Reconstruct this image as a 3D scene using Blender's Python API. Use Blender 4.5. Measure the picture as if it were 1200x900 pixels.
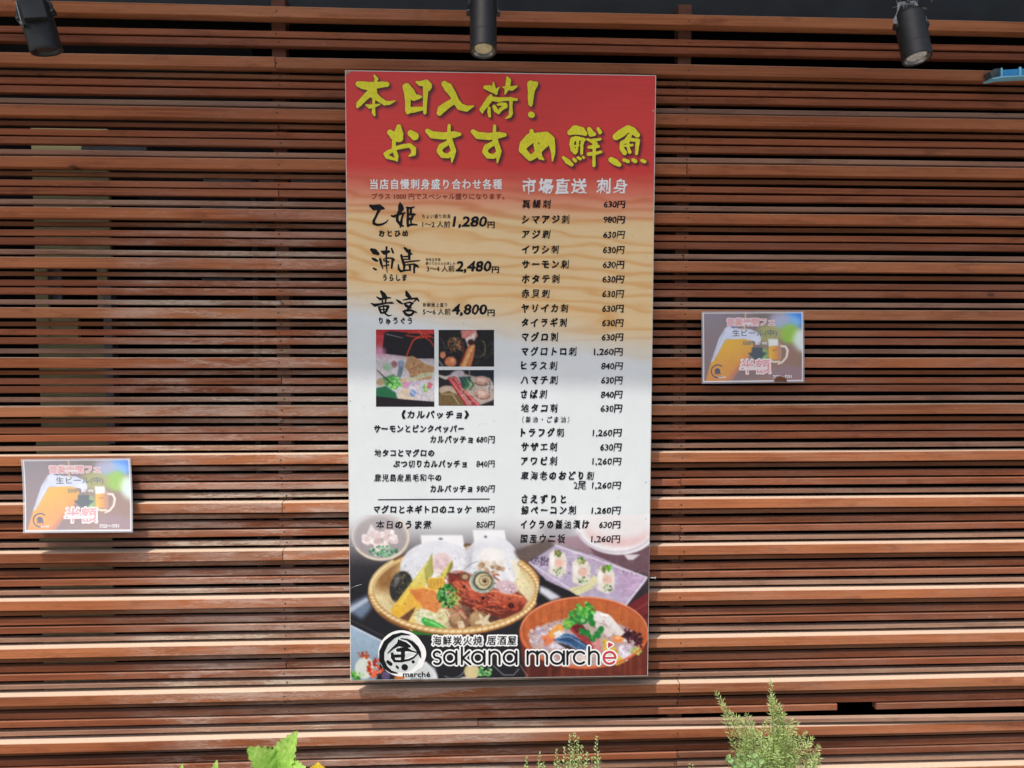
import bpy, bmesh, math, random
import numpy as np
from mathutils import Vector, Matrix
random.seed(7); RNG = np.random.default_rng(11)
for o in list(bpy.data.objects): bpy.data.objects.remove(o)
scene = bpy.context.scene

# ------------------------------------------------------------------ camera
CAM = np.array([-0.0754, -2.3579, 0.1287]); YAW, PITCH, ROLL, FPX = 0.0469, 0.0578, 0.0015, 903.0
cy_, sy_ = math.cos(YAW), math.sin(YAW); cp_, sp_ = math.cos(PITCH), math.sin(PITCH); cr_, sr_ = math.cos(ROLL), math.sin(ROLL)
_f = np.array([sy_, cy_, 0.]); _r = np.array([cy_, -sy_, 0.]); _u = np.array([0., 0., 1.])
FW = _f*cp_-_u*sp_; _u2 = _u*cp_+_f*sp_
RT = _r*cr_+_u2*sr_; UP = _u2*cr_-_r*sr_
cam = bpy.data.cameras.new('camera'); co = bpy.data.objects.new('camera', cam); scene.collection.objects.link(co)
cam.sensor_width = 36; cam.lens = FPX/1200*36; cam.clip_start = .02; cam.clip_end = 2000
co.matrix_world = Matrix(((RT[0], UP[0], -FW[0], CAM[0]), (RT[1], UP[1], -FW[1], CAM[1]), (RT[2], UP[2], -FW[2], CAM[2]), (0, 0, 0, 1)))
scene.camera = co

# ------------------------------------------------------------------ light
SUN = Vector((-.75, -1.0, 2.56)).normalized()
world = bpy.data.worlds.new('World'); scene.world = world; world.use_nodes = True
wn = world.node_tree; bg = wn.nodes['Background']
sky = wn.nodes.new('ShaderNodeTexSky'); sky.sky_type = 'NISHITA'; sky.sun_disc = False
sky.sun_elevation = math.asin(SUN.z); sky.sun_rotation = math.atan2(SUN.x, SUN.y) % (2*math.pi)
sky.air_density = 1.0; sky.dust_density = 5.0
wn.links.new(sky.outputs[0], bg.inputs[0]); bg.inputs[1].default_value = 0.135
sl = bpy.data.lights.new('sun', 'SUN'); sl.energy = 2.75; sl.angle = math.radians(.55); sl.color = (1, .95, .87)
so = bpy.data.objects.new('sun', sl); scene.collection.objects.link(so)
so.rotation_euler = SUN.to_track_quat('Z', 'Y').to_euler(); so.location = (-3, -4, 6)
scene.view_settings.view_transform = 'Standard'; scene.view_settings.look = 'None'
scene.view_settings.gamma = 1; scene.view_settings.exposure = 0.38

# ------------------------------------------------------------------ helpers
def ray(u, v, Y):                      # photo pixel -> point on the plane y = Y
    u = np.asarray(u, float); v = np.asarray(v, float)
    d = FW + ((u-600)/FPX)[..., None]*RT - ((v-450)/FPX)[..., None]*UP
    t = (Y-CAM[1])/d[..., 1]
    return CAM + d*t[..., None]
def P1(u, v, Y): return Vector(ray(u, v, Y))
def proj(P):
    d = np.asarray(P)-CAM; z = d@FW
    return 600+FPX*(d@RT)/z, 450-FPX*(d@UP)/z
COL = scene.collection
def link(name, me, mat=None, parent=None):
    o = bpy.data.objects.new(name, me); COL.objects.link(o)
    if mat is not None:
        me.materials.clear(); me.materials.append(mat)
    if parent is not None: o.parent = parent
    return o
def tag(o, label=None, cat=None, group=None, kind=None):
    if label: o['label'] = label
    if cat: o['category'] = cat
    if group: o['group'] = group
    if kind: o['kind'] = kind
    return o
def empty(name, loc, label, cat, group=None):
    o = bpy.data.objects.new(name, None); COL.objects.link(o); o.location = loc; o.empty_display_size = .05
    bpy.context.view_layer.update()
    return tag(o, label, cat, group)
def unparent_fix(o, parent):           # child meshes are written in world coordinates
    o.parent = parent; o.matrix_parent_inverse = Matrix.Translation(parent.location).inverted()
    return o
def meshdata(name, verts, faces):
    me = bpy.data.meshes.new(name); me.from_pydata([tuple(v) for v in verts], [], faces); me.update(); return me
def part(name, verts, faces, mat, parent, smooth=False):
    me = meshdata(name, verts, faces); o = link(name, me, mat)
    if parent is not None: unparent_fix(o, parent)
    if smooth:
        for p in me.polygons: p.use_smooth = True
    return o
def box_vf(x0, x1, y0, y1, z0, z1):
    v = [(x0,y0,z0),(x1,y0,z0),(x1,y1,z0),(x0,y1,z0),(x0,y0,z1),(x1,y0,z1),(x1,y1,z1),(x0,y1,z1)]
    f = [(0,3,2,1),(4,5,6,7),(0,1,5,4),(1,2,6,5),(2,3,7,6),(3,0,4,7)]
    return v, f
def bevel_box(name, dims, mat, parent, bev=.003, seg=2):
    bm = bmesh.new(); x0,x1,y0,y1,z0,z1 = dims
    vs = [bm.verts.new(c) for c in box_vf(*dims)[0]]
    for f in box_vf(*dims)[1]: bm.faces.new([vs[i] for i in f])
    bmesh.ops.bevel(bm, geom=bm.edges[:], offset=bev, segments=seg, affect='EDGES', profile=.6)
    me = bpy.data.meshes.new(name); bm.to_mesh(me); bm.free()
    o = link(name, me, mat)
    if parent is not None: unparent_fix(o, parent)
    return o
def merge(parts):
    V, F = [], []
    for v, f in parts:
        n = len(V); V += list(v); F += [tuple(i+n for i in q) for q in f]
    return V, F
def tube_vf(pts, rads, n=8, caps=True):
    pts = [Vector(p) for p in pts]; V = []; F = []
    up = Vector((0, 0, 1))
    for i, p in enumerate(pts):
        t = (pts[min(i+1, len(pts)-1)]-pts[max(i-1, 0)]).normalized()
        a = t.cross(up if abs(t.z) < .95 else Vector((1, 0, 0))).normalized(); b = t.cross(a)
        r = rads[i] if hasattr(rads, '__len__') else rads
        for k in range(n):
            an = 2*math.pi*k/n; V.append(p+a*math.cos(an)*r+b*math.sin(an)*r)
    for i in range(len(pts)-1):
        for k in range(n):
            F.append((i*n+k, i*n+(k+1) % n, (i+1)*n+(k+1) % n, (i+1)*n+k))
    if caps: F.append(tuple(range(n-1, -1, -1))); F.append(tuple((len(pts)-1)*n+k for k in range(n)))
    return V, F
def lathe_vf(prof, n, M):              # profile (r, h) along the local axis
    V = []; F = []
    for r, h in prof:
        for k in range(n):
            a = 2*math.pi*k/n; V.append(M @ Vector((r*math.cos(a), r*math.sin(a), h)))
    for i in range(len(prof)-1):
        for k in range(n): F.append((i*n+k, i*n+(k+1) % n, (i+1)*n+(k+1) % n, (i+1)*n+k))
    F.append(tuple(range(n-1, -1, -1))); F.append(tuple((len(prof)-1)*n+k for k in range(n)))
    return V, F

# ------------------------------------------------------------------ materials
def lin(c): 
    c = np.asarray(c, float); return np.where(c <= .04045, c/12.92, ((c+.055)/1.055)**2.4)
def rgb(r, g, b): return tuple(lin(np.array([r, g, b])/255.))+(1.,)
def newmat(name):
    m = bpy.data.materials.new(name); m.use_nodes = True; nt = m.node_tree
    return m, nt, nt.nodes['Principled BSDF']
def N(nt, t, **kw):
    n = nt.nodes.new(t)
    for k, v in kw.items(): setattr(n, k, v)
    return n
def L(nt, a, b): nt.links.new(a, b)
def mapping(nt, src, scale, loc=None):
    m = N(nt, 'ShaderNodeMapping'); L(nt, src, m.inputs[0]); m.inputs['Scale'].default_value = scale
    if loc is not None: L(nt, loc, m.inputs['Location'])
    return m.outputs[0]
def noise(nt, vec, scale, detail=4, rough=.55):
    n = N(nt, 'ShaderNodeTexNoise'); n.inputs['Scale'].default_value = scale; n.inputs['Detail'].default_value = detail
    n.inputs['Roughness'].default_value = rough; L(nt, vec, n.inputs['Vector']); return n.outputs['Fac']
def ramp(nt, fac, stops):
    r = N(nt, 'ShaderNodeValToRGB'); e = r.color_ramp.elements
    while len(e) < len(stops): e.new(.5)
    for i, (p, c) in enumerate(stops):
        e[i].position = p; e[i].color = c if len(c) == 4 else tuple(c)+(1,)
    L(nt, fac, r.inputs[0]); return r.outputs[0]
def mix(nt, fac, a, b, mode='MIX'):
    m = N(nt, 'ShaderNodeMix', data_type='RGBA', blend_type=mode)
    if isinstance(fac, (int, float)): m.inputs[0].default_value = fac
    else: L(nt, fac, m.inputs[0])
    for s, v in ((6, a), (7, b)):
        if isinstance(v, tuple): m.inputs[s].default_value = v
        else: L(nt, v, m.inputs[s])
    return m.outputs[2]
def mth(nt, op, a, b=None, clamp=False):
    m = N(nt, 'ShaderNodeMath', operation=op); m.use_clamp = clamp
    for s, v in ((0, a), (1, b)):
        if v is None: continue
        if isinstance(v, (int, float)): m.inputs[s].default_value = v
        else: L(nt, v, m.inputs[s])
    return m.outputs[0]
def bump(nt, bsdf, h, strength, dist):
    b = N(nt, 'ShaderNodeBump'); b.inputs['Strength'].default_value = strength; b.inputs['Distance'].default_value = dist
    L(nt, h, b.inputs['Height']); L(nt, b.outputs[0], bsdf.inputs['Normal'])
def plain(name, col, rough=.6, metal=0, var=.12, scale=30, bumpd=0.0):
    m, nt, b = newmat(name); tc = N(nt, 'ShaderNodeNewGeometry').outputs['Position']
    n = noise(nt, tc, scale)
    dark = tuple(c*(1-var) for c in col[:3])+(1,); light = tuple(min(1, c*(1+var)) for c in col[:3])+(1,)
    L(nt, ramp(nt, n, [(.3, dark), (.7, light)]), b.inputs['Base Color'])
    b.inputs['Roughness'].default_value = rough; b.inputs['Metallic'].default_value = metal
    if bumpd: bump(nt, b, n, .5, bumpd)
    return m
def wood(name, c_dark, c_mid, c_light, wear=.5, wearcol=(.74, .64, .55, 1), grey=0.0, toplit=.1):
    m, nt, b = newmat(name)
    tc = N(nt, 'ShaderNodeTexCoord').outputs['Object']
    oi = N(nt, 'ShaderNodeObjectInfo').outputs['Random']
    off = N(nt, 'ShaderNodeCombineXYZ'); L(nt, mth(nt, 'MULTIPLY', oi, 37.), off.inputs[0]); L(nt, mth(nt, 'MULTIPLY', oi, 91.), off.inputs[1]); L(nt, mth(nt, 'MULTIPLY', oi, 53.), off.inputs[2])
    add = N(nt, 'ShaderNodeVectorMath', operation='ADD'); L(nt, tc, add.inputs[0]); L(nt, off.outputs[0], add.inputs[1]); v = add.outputs[0]
    # large blotches, long grain, fine fibres
    big = noise(nt, mapping(nt, v, (1.6, 9, 9)), 1, 3)
    grain = noise(nt, mapping(nt, v, (3.0, 190, 190)), 1, 5, .65)
    fine = noise(nt, mapping(nt, v, (30, 900, 900)), 1, 3, .6)
    # knots
    kv = mapping(nt, v, (2.0, .01, 3.6)); wob = noise(nt, mapping(nt, v, (14, 50, 50)), 1, 2)
    vo = N(nt, 'ShaderNodeTexVoronoi'); vo.inputs['Scale'].default_value = 1.3; L(nt, kv, vo.inputs['Vector'])
    kd = mth(nt, 'ADD', vo.outputs['Distance'], mth(nt, 'MULTIPLY', wob, .02))
    knot = ramp(nt, kd, [(.0, (1, 1, 1)), (.035, (1, 1, 1)), (.05, (0, 0, 0))])
    ringf = mth(nt, 'MULTIPLY', mth(nt, 'SINE', mth(nt, 'MULTIPLY', kd, 260.)), .5)
    ringm = ramp(nt, kd, [(.04, (1, 1, 1)), (.13, (0, 0, 0))])
    base = mix(nt, ramp(nt, grain, [(.38, (0, 0, 0)), (.60, (1, 1, 1))]), tuple(c*.85 for c in c_dark[:3])+(1,), c_mid)
    base = mix(nt, ramp(nt, big, [(.35, (0, 0, 0)), (.75, (.75, .75, .75))]), base, c_light)
    tone = ramp(nt, oi, [(0, (.66, .63, .62)), (.2, (1.0, .99, .95)), (.4, (.80, .74, .72)), (.6, (1.0, .92, .85)), (.8, (.86, .90, .93)), (1, (1.0, 1.0, .98))])
    base = mix(nt, 1., base, tone, 'MULTIPLY')
    lap = noise(nt, mapping(nt, v, (7, 30, 30)), 1, 4, .7)
    base = mix(nt, mth(nt, 'MULTIPLY', ramp(nt, lap, [(.54, (0, 0, 0)), (.68, (1, 1, 1))]), .6), base, tuple(c*.62 for c in c_dark[:3])+(1,))
    base = mix(nt, mth(nt, 'MULTIPLY', mth(nt, 'MULTIPLY', ringm, mth(nt, 'ADD', ringf, .5)), .45), base, tuple(c*.45 for c in c_dark[:3])+(1,))
    base = mix(nt, mth(nt, 'MULTIPLY', knot, .8), base, tuple(c*.3 for c in c_dark[:3])+(1,))
    # weathering: where the finish has chalked, mostly on the boards between the left post and the sign
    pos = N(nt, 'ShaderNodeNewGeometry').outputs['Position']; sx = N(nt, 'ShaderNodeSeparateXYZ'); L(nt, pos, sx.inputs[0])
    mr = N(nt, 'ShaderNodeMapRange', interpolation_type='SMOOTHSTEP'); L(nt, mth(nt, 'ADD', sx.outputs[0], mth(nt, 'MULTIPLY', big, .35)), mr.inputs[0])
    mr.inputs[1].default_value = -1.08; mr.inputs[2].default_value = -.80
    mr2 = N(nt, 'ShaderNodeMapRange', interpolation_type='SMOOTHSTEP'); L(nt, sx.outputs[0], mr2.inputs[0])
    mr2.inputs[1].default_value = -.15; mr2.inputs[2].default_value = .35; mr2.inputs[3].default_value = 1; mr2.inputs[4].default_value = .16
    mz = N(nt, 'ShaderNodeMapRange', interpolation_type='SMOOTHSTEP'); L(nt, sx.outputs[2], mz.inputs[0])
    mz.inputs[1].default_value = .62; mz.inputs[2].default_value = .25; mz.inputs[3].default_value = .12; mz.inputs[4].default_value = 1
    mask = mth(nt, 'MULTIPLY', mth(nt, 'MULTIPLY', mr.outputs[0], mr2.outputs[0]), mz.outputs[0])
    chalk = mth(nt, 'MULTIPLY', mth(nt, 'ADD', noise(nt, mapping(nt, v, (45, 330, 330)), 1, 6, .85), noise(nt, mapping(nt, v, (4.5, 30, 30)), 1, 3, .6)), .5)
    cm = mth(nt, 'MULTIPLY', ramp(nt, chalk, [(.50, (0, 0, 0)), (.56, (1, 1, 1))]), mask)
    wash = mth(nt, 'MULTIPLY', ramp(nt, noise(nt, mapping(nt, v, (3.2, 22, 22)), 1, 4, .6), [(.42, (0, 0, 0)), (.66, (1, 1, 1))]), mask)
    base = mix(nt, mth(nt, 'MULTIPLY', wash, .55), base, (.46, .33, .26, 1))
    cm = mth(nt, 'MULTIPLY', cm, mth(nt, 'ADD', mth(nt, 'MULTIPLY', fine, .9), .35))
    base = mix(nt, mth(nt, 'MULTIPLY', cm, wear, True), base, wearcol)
    # isolated pale scuffs everywhere
    sc = noise(nt, mapping(nt, v, (16, 120, 120)), 1, 5, .7)
    base = mix(nt, mth(nt, 'MULTIPLY', ramp(nt, sc, [(.69, (0, 0, 0)), (.75, (1, 1, 1))]), .55), base, wearcol)
    # paler colour on upward faces paints in the sunlight on slat tops
    nz = N(nt, 'ShaderNodeSeparateXYZ'); L(nt, N(nt, 'ShaderNodeNewGeometry').outputs['Normal'], nz.inputs[0])
    base = mix(nt, mth(nt, 'MULTIPLY', ramp(nt, nz.outputs[2], [(.5, (0, 0, 0)), (.9, (1, 1, 1))]), toplit), base, (.66, .53, .41, 1))
    if grey: base = mix(nt, grey, base, (.40, .37, .32, 1))
    L(nt, base, b.inputs['Base Color'])
    L(nt, ramp(nt, grain, [(.2, (.52, .52, .52)), (.8, (.72, .72, .72))]), b.inputs['Roughness']); b.inputs['Specular IOR Level'].default_value = .16
    h = mth(nt, 'ADD', mth(nt, 'MULTIPLY', grain, .7), mth(nt, 'MULTIPLY', fine, .5)); bump(nt, b, h, .55, .0012)
    return m
M_A = wood('stained_cedar', (.30, .092, .038, 1), (.43, .145, .060, 1), (.54, .215, .092, 1), .42, toplit=.85)
M_CD = wood('stained_cedar_recess_shaded', (.20, .060, .027, 1), (.30, .094, .042, 1), (.38, .130, .058, 1), .34)  # darker copy of the cedar: shade of the recessed slats put into the colour
M_B = wood('stained_cedar_deep_shaded', (.16, .054, .021, 1), (.235, .084, .033, 1), (.30, .115, .048, 1), .25)  # darkest copy: shade under the proud slat put into the colour
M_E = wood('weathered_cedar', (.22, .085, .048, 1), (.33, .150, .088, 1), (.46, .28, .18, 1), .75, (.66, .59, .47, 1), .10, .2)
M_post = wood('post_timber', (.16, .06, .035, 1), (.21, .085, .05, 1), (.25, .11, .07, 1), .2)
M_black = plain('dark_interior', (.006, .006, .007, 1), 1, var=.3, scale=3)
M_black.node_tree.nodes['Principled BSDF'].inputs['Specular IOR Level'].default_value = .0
M_lintel = plain('slate_painted_beam', (.017, .021, .024, 1), .7, var=.35, scale=9)
M_olive = plain('olive_board', (.33, .30, .16, 1), .8, var=.15, scale=8)
M_bluegrey = plain('pale_steel_duct', (.20, .22, .26, 1), .6, var=.15, scale=12)
M_gun = plain('gunmetal_paint', (.018, .019, .020, 1), .42, var=.3, scale=60, bumpd=.0004)
M_web = plain('dusty_cobweb', (.30, .31, .32, 1), .9, var=.4, scale=90)
M_lens = plain('frosted_lens', (.62, .58, .36, 1), .18, var=.2, scale=80)
M_chrome = plain('reflector_rim', (.35, .34, .34, 1), .22, .8, var=.3, scale=60)
M_screw = plain('rusty_screw', (.055, .03, .022, 1), .7, .3, var=.4, scale=300)
M_steel = plain('bright_steel', (.55, .55, .53, 1), .35, .8, var=.2, scale=200)
M_blue = plain('blue_plastic', (.03, .30, .62, 1), .3, var=.12, scale=30)
M_bluepale = plain('pale_blue_plastic', (.25, .62, .80, 1), .35, var=.1, scale=30)
M_greydark = plain('dark_grey_plastic', (.07, .08, .08, 1), .5, var=.2, scale=50)
M_board = plain('off_white_panel_edge', (.66, .63, .56, 1), .45, var=.12, scale=40)
M_pave = plain('concrete_paving', (.29, .285, .27, 1), .85, var=.18, scale=6, bumpd=.002)
M_road = plain('asphalt', (.055, .055, .056, 1), .9, var=.3, scale=40, bumpd=.002)
M_kerb = plain('kerb_concrete', (.40, .39, .37, 1), .85, var=.15, scale=20)
M_soil = plain('potting_soil', (.035, .022, .014, 1), .95, var=.5, scale=80, bumpd=.004)
M_terra = plain('brown_planter', (.14, .075, .05, 1), .7, var=.15, scale=20)
M_eave = plain('eave_soffit_board', (.62, .60, .56, 1), .8, var=.2, scale=10)
def leafmat(name, col, col2, scale=60):
    m, nt, b = newmat(name); g = N(nt, 'ShaderNodeNewGeometry')
    n = noise(nt, g.outputs['Position'], scale, 4)
    r = N(nt, 'ShaderNodeObjectInfo').outputs['Random']
    c = ramp(nt, n, [(.3, col), (.7, col2)])
    L(nt, c, b.inputs['Base Color']); b.inputs['Roughness'].default_value = .55
    tr = N(nt, 'ShaderNodeBsdfTranslucent'); L(nt, c, tr.inputs[0])
    ms = N(nt, 'ShaderNodeMixShader'); ms.inputs[0].default_value = .42
    L(nt, b.outputs[0], ms.inputs[1]); L(nt, tr.outputs[0], ms.inputs[2]); L(nt, ms.outputs[0], nt.nodes['Material Output'].inputs[0])
    return m
M_rose = leafmat('rosemary_green', (.38, .54, .16, 1), (.78, .90, .46, 1), 70)
M_thyme = leafmat('thyme_green', (.42, .60, .20, 1), (.72, .86, .44, 1), 70)
M_shiso = leafmat('shiso_green', (.24, .54, .06, 1), (.55, .82, .20, 1), 90)
M_oreg = leafmat('oregano_green', (.22, .40, .12, 1), (.44, .60, .26, 1), 50)
M_stem = plain('herb_stem', (.16, .17, .06, 1), .7, var=.3, scale=90)
M_yellow = leafmat('yellow_petal', (.75, .55, .02, 1), (.85, .68, .05, 1), 60)

# ------------------------------------------------------------------ setting
ZG = -1.40
def struct(name, dims, mat, kindlabel=None):
    o = part(name, *box_vf(*dims), mat, None); o['kind'] = 'structure'; return o
struct('ground', (-400, 400, -400, 300, ZG-.35, ZG-.155), M_road)
struct('pavement', (-30, 30, -3.6, .02, ZG-.15, ZG), M_pave)
kv = [box_vf(-30+i*.6, -30+i*.6+.595, -3.75, -3.603, ZG-.154, ZG+.002) for i in range(100)]
o = part('kerb', *merge(kv), M_kerb, None); o['kind'] = 'structure'

# building shell behind the slats: dark interior room, lintel beam, projecting eave
shell = empty('restaurant_front', (0, .6, ZG), 'dark restaurant front behind the slatted screen, with beam and eave over it', 'building')
def sbox(name, dims, mat, parent=shell): return part(name, *box_vf(*dims), mat, parent)
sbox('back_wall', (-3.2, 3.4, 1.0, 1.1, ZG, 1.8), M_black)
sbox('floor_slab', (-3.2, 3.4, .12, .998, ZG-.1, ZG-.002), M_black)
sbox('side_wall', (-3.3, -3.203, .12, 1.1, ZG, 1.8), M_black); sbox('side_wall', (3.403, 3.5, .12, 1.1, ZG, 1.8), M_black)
sbox('ceiling', (-1.15, 3.5, .25, 1.1, 1.803, 1.9), M_black); sbox('ceiling', (-3.3, -2.75, .25, 1.1, 1.803, 1.9), M_black)  # unseen opening between the pieces, added to let sun onto the olive board
bevel_box('lintel_beam', (-3.3, 3.5, .094, .247, 1.1145, 2.40), M_lintel, shell, .004)
# eave: its edge throws the shadow line across the sign and boards
e0 = 1.05; zE = -.033+2.56*(e0-.052)
def ey(x): return -e0-.0147*x
V = []
for x in (-3.6, 3.8):
    V += [(x, ey(x), zE), (x, .20, zE+.06), (x, .20, zE+.16), (x, ey(x), zE+.10)]
part('eave', V, [(0, 1, 5, 4), (1, 2, 6, 5), (2, 3, 7, 6), (3, 0, 4, 7), (0, 3, 2, 1), (4, 5, 6, 7)], M_eave, shell)

# pale things seen through the gaps on the left
ob = empty('partition_board', (-1.75, .93, ZG), 'olive partition board standing behind the slats at the far left', 'board')
def pxbox(u0, u1, v0, v1, Y, dep):
    a = ray(u0, v0, Y); b = ray(u1, v1, Y)
    return (a[0], b[0], Y, Y+dep, b[2], a[2])
YP = .90
def obx(u0, u1, v0, v1, dz=0, mat=M_olive, name='board'):
    d = pxbox(u0, u1, v0, v1, YP+dz, .02); return part(name, *box_vf(*d), mat, ob)
obx(36, 130, 150, 302); obx(40, 58, 303, 395); obx(113, 127, 303, 372, .002); obx(46, 92, 373, 398, .004)
obx(45, 131, 399, 512, .006); obx(58, 72, 302, 352, .03, M_bluegrey, 'notice_sheet')
d = pxbox(42, 131, 513, 640, YP, .02); part('board', *box_vf(*(d[:4]+(ZG, d[5]))), M_olive, ob)
dc = empty('duct', (-.9, .3, ZG), 'pale grey duct seen through the slats left of the sign', 'duct')
for (u0, u1, v0, v1) in ((238, 400, 208, 216), (235, 292, 240, 262), (95, 172, 168, 178), (236, 285, 326, 334), (120, 135, 330, 520)):
    part('duct_section', *box_vf(*pxbox(u0, u1, v0, v1, (.42 if u0 > 200 else .80), .05)), M_bluegrey, dc)
part('duct_bracket', *box_vf(*pxbox(300, 306, 200, 900, .34, .03)), M_greydark, dc)

# ------------------------------------------------------------------ slatted screen
fence = empty('slatted_screen', (0, .03, ZG), 'screen of stained horizontal wooden slats across the whole shop front', 'slatted screen')
PER = .1477; Z0 = .9287
XL, XR = -2.5, 2.7
posts = [float(ray(327, 60, .05)[0]), float(ray(802, 60, .05)[0])]; sp = posts[1]-posts[0]
posts = [posts[0]-sp, posts[0], posts[0]+.5*0+sp, posts[1]+sp]
for x in posts:
    bevel_box('post', (x-.021, x+.021, .047, .092, ZG, 1.158), M_post, fence, .002, 1)
#        kind: (bottom, top) below A's bottom edge, recess of the front, depth
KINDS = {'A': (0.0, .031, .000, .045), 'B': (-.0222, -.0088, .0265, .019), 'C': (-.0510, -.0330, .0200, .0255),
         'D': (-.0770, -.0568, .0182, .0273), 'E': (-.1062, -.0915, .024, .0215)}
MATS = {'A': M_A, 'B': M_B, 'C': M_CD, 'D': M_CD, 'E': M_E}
def slat_mesh(L0, z0, z1, dep, seed, bow=.0):
    rs = np.random.default_rng(seed); n = max(3, int(L0/.3)); c = .0016
    prof = [(c, z0), (0, z0+c), (0, z1-c), (c, z1), (dep-c, z1), (dep, z1-c), (dep, z0+c), (dep-c, z0)]
    V, F = [], []
    ph = rs.uniform(0, 6, 4); am = rs.uniform(.0003, .0010, 3)
    for i in range(n+1):
        x = -L0/2+L0*i/n
        dz = am[0]*math.sin(x*2.1+ph[0])+am[1]*math.sin(x*5.3+ph[1])*.6+bow*(1-(2*x/L0)**2)
        dy = am[2]*math.sin(x*3.1+ph[2])
        for py, pz in prof: V.append((x, py+dy, pz-(z0+z1)/2+dz))
    for i in range(n):
        for k in range(8): F.append((i*8+k, (i+1)*8+k, (i+1)*8+(k+1) % 8, i*8+(k+1) % 8))
    F.append(tuple(range(8))); F.append(tuple(n*8+k for k in range(7, -1, -1)))
    return meshdata('slat', V, F)
screws = []
def slat(kind, x0, x1, zA, seed, rec=None, rz=0, dz=0, rx=0):
    b, t, r, dep = KINDS[kind]; r = r if rec is None else rec
    me = slat_mesh(x1-x0, b, t, dep, seed); o = link('slat', me, MATS[kind]); o.parent = fence
    o.location = ((x0+x1)/2-fence.location.x, r-fence.location.y, zA+(b+t)/2+dz-fence.location.z); o.rotation_euler = (rx, 0, rz)
    return o
rs = random.Random(5)
for k in range(-1, 18):
    zA = Z0-PER*k
    for kd in 'ABCDE':
        if k == -1 and kd in 'BE': continue
        b, t, r, dep = KINDS[kd]
        if zA+b < ZG+.01: continue
        ja = rs.choice([posts[1], posts[2]]) if rs.random() < .22 else rs.choice([posts[0], posts[3]])
        gap = .0012; tw = rs.uniform(-.012, .012); jz = rs.uniform(-.0008, .0008); jr = rs.uniform(-.0008, .0012)
        sag = 0
        if k == 13 and kd == 'D':          # broken board with a short missing piece
            a = float(ray(981, 829, r)[0]); c = float(ray(1027, 829, r)[0])
            slat(kd, XL, a, zA, 1, r); slat(kd, c, XR, zA, 2, r); continue
        if k == 13 and kd == 'E':          # loose board sprung forward on the right
            m = float(ray(560, 848, r)[0]); slat(kd, XL, m-.001, zA, 3, r)
            slat(kd, m+.001, XR, zA, 4, r-.027, rz=-.0188, dz=-.001, rx=-.08); continue
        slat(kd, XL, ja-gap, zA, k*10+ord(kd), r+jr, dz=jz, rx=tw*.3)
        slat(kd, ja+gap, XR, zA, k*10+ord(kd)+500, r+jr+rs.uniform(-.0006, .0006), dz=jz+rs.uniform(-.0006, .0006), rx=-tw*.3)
        for x in posts:
            zz = zA+(b+t)/2+rs.uniform(-.003, .003); xx = x+rs.uniform(-.008, .008)
            if abs(xx) < .46 and abs(zz) < .92: continue
            screws.append(lathe_vf([(.0024, .0005), (.0024, -.0006), (.0012, -.0009)], 8, Matrix.Translation((xx, r+jr-.0003, zz)) @ Matrix.Rotation(math.pi/2, 4, 'X').inverted()))
o = part('screw_heads', *merge(screws), M_screw, fence); o['kind'] = 'stuff'

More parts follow.
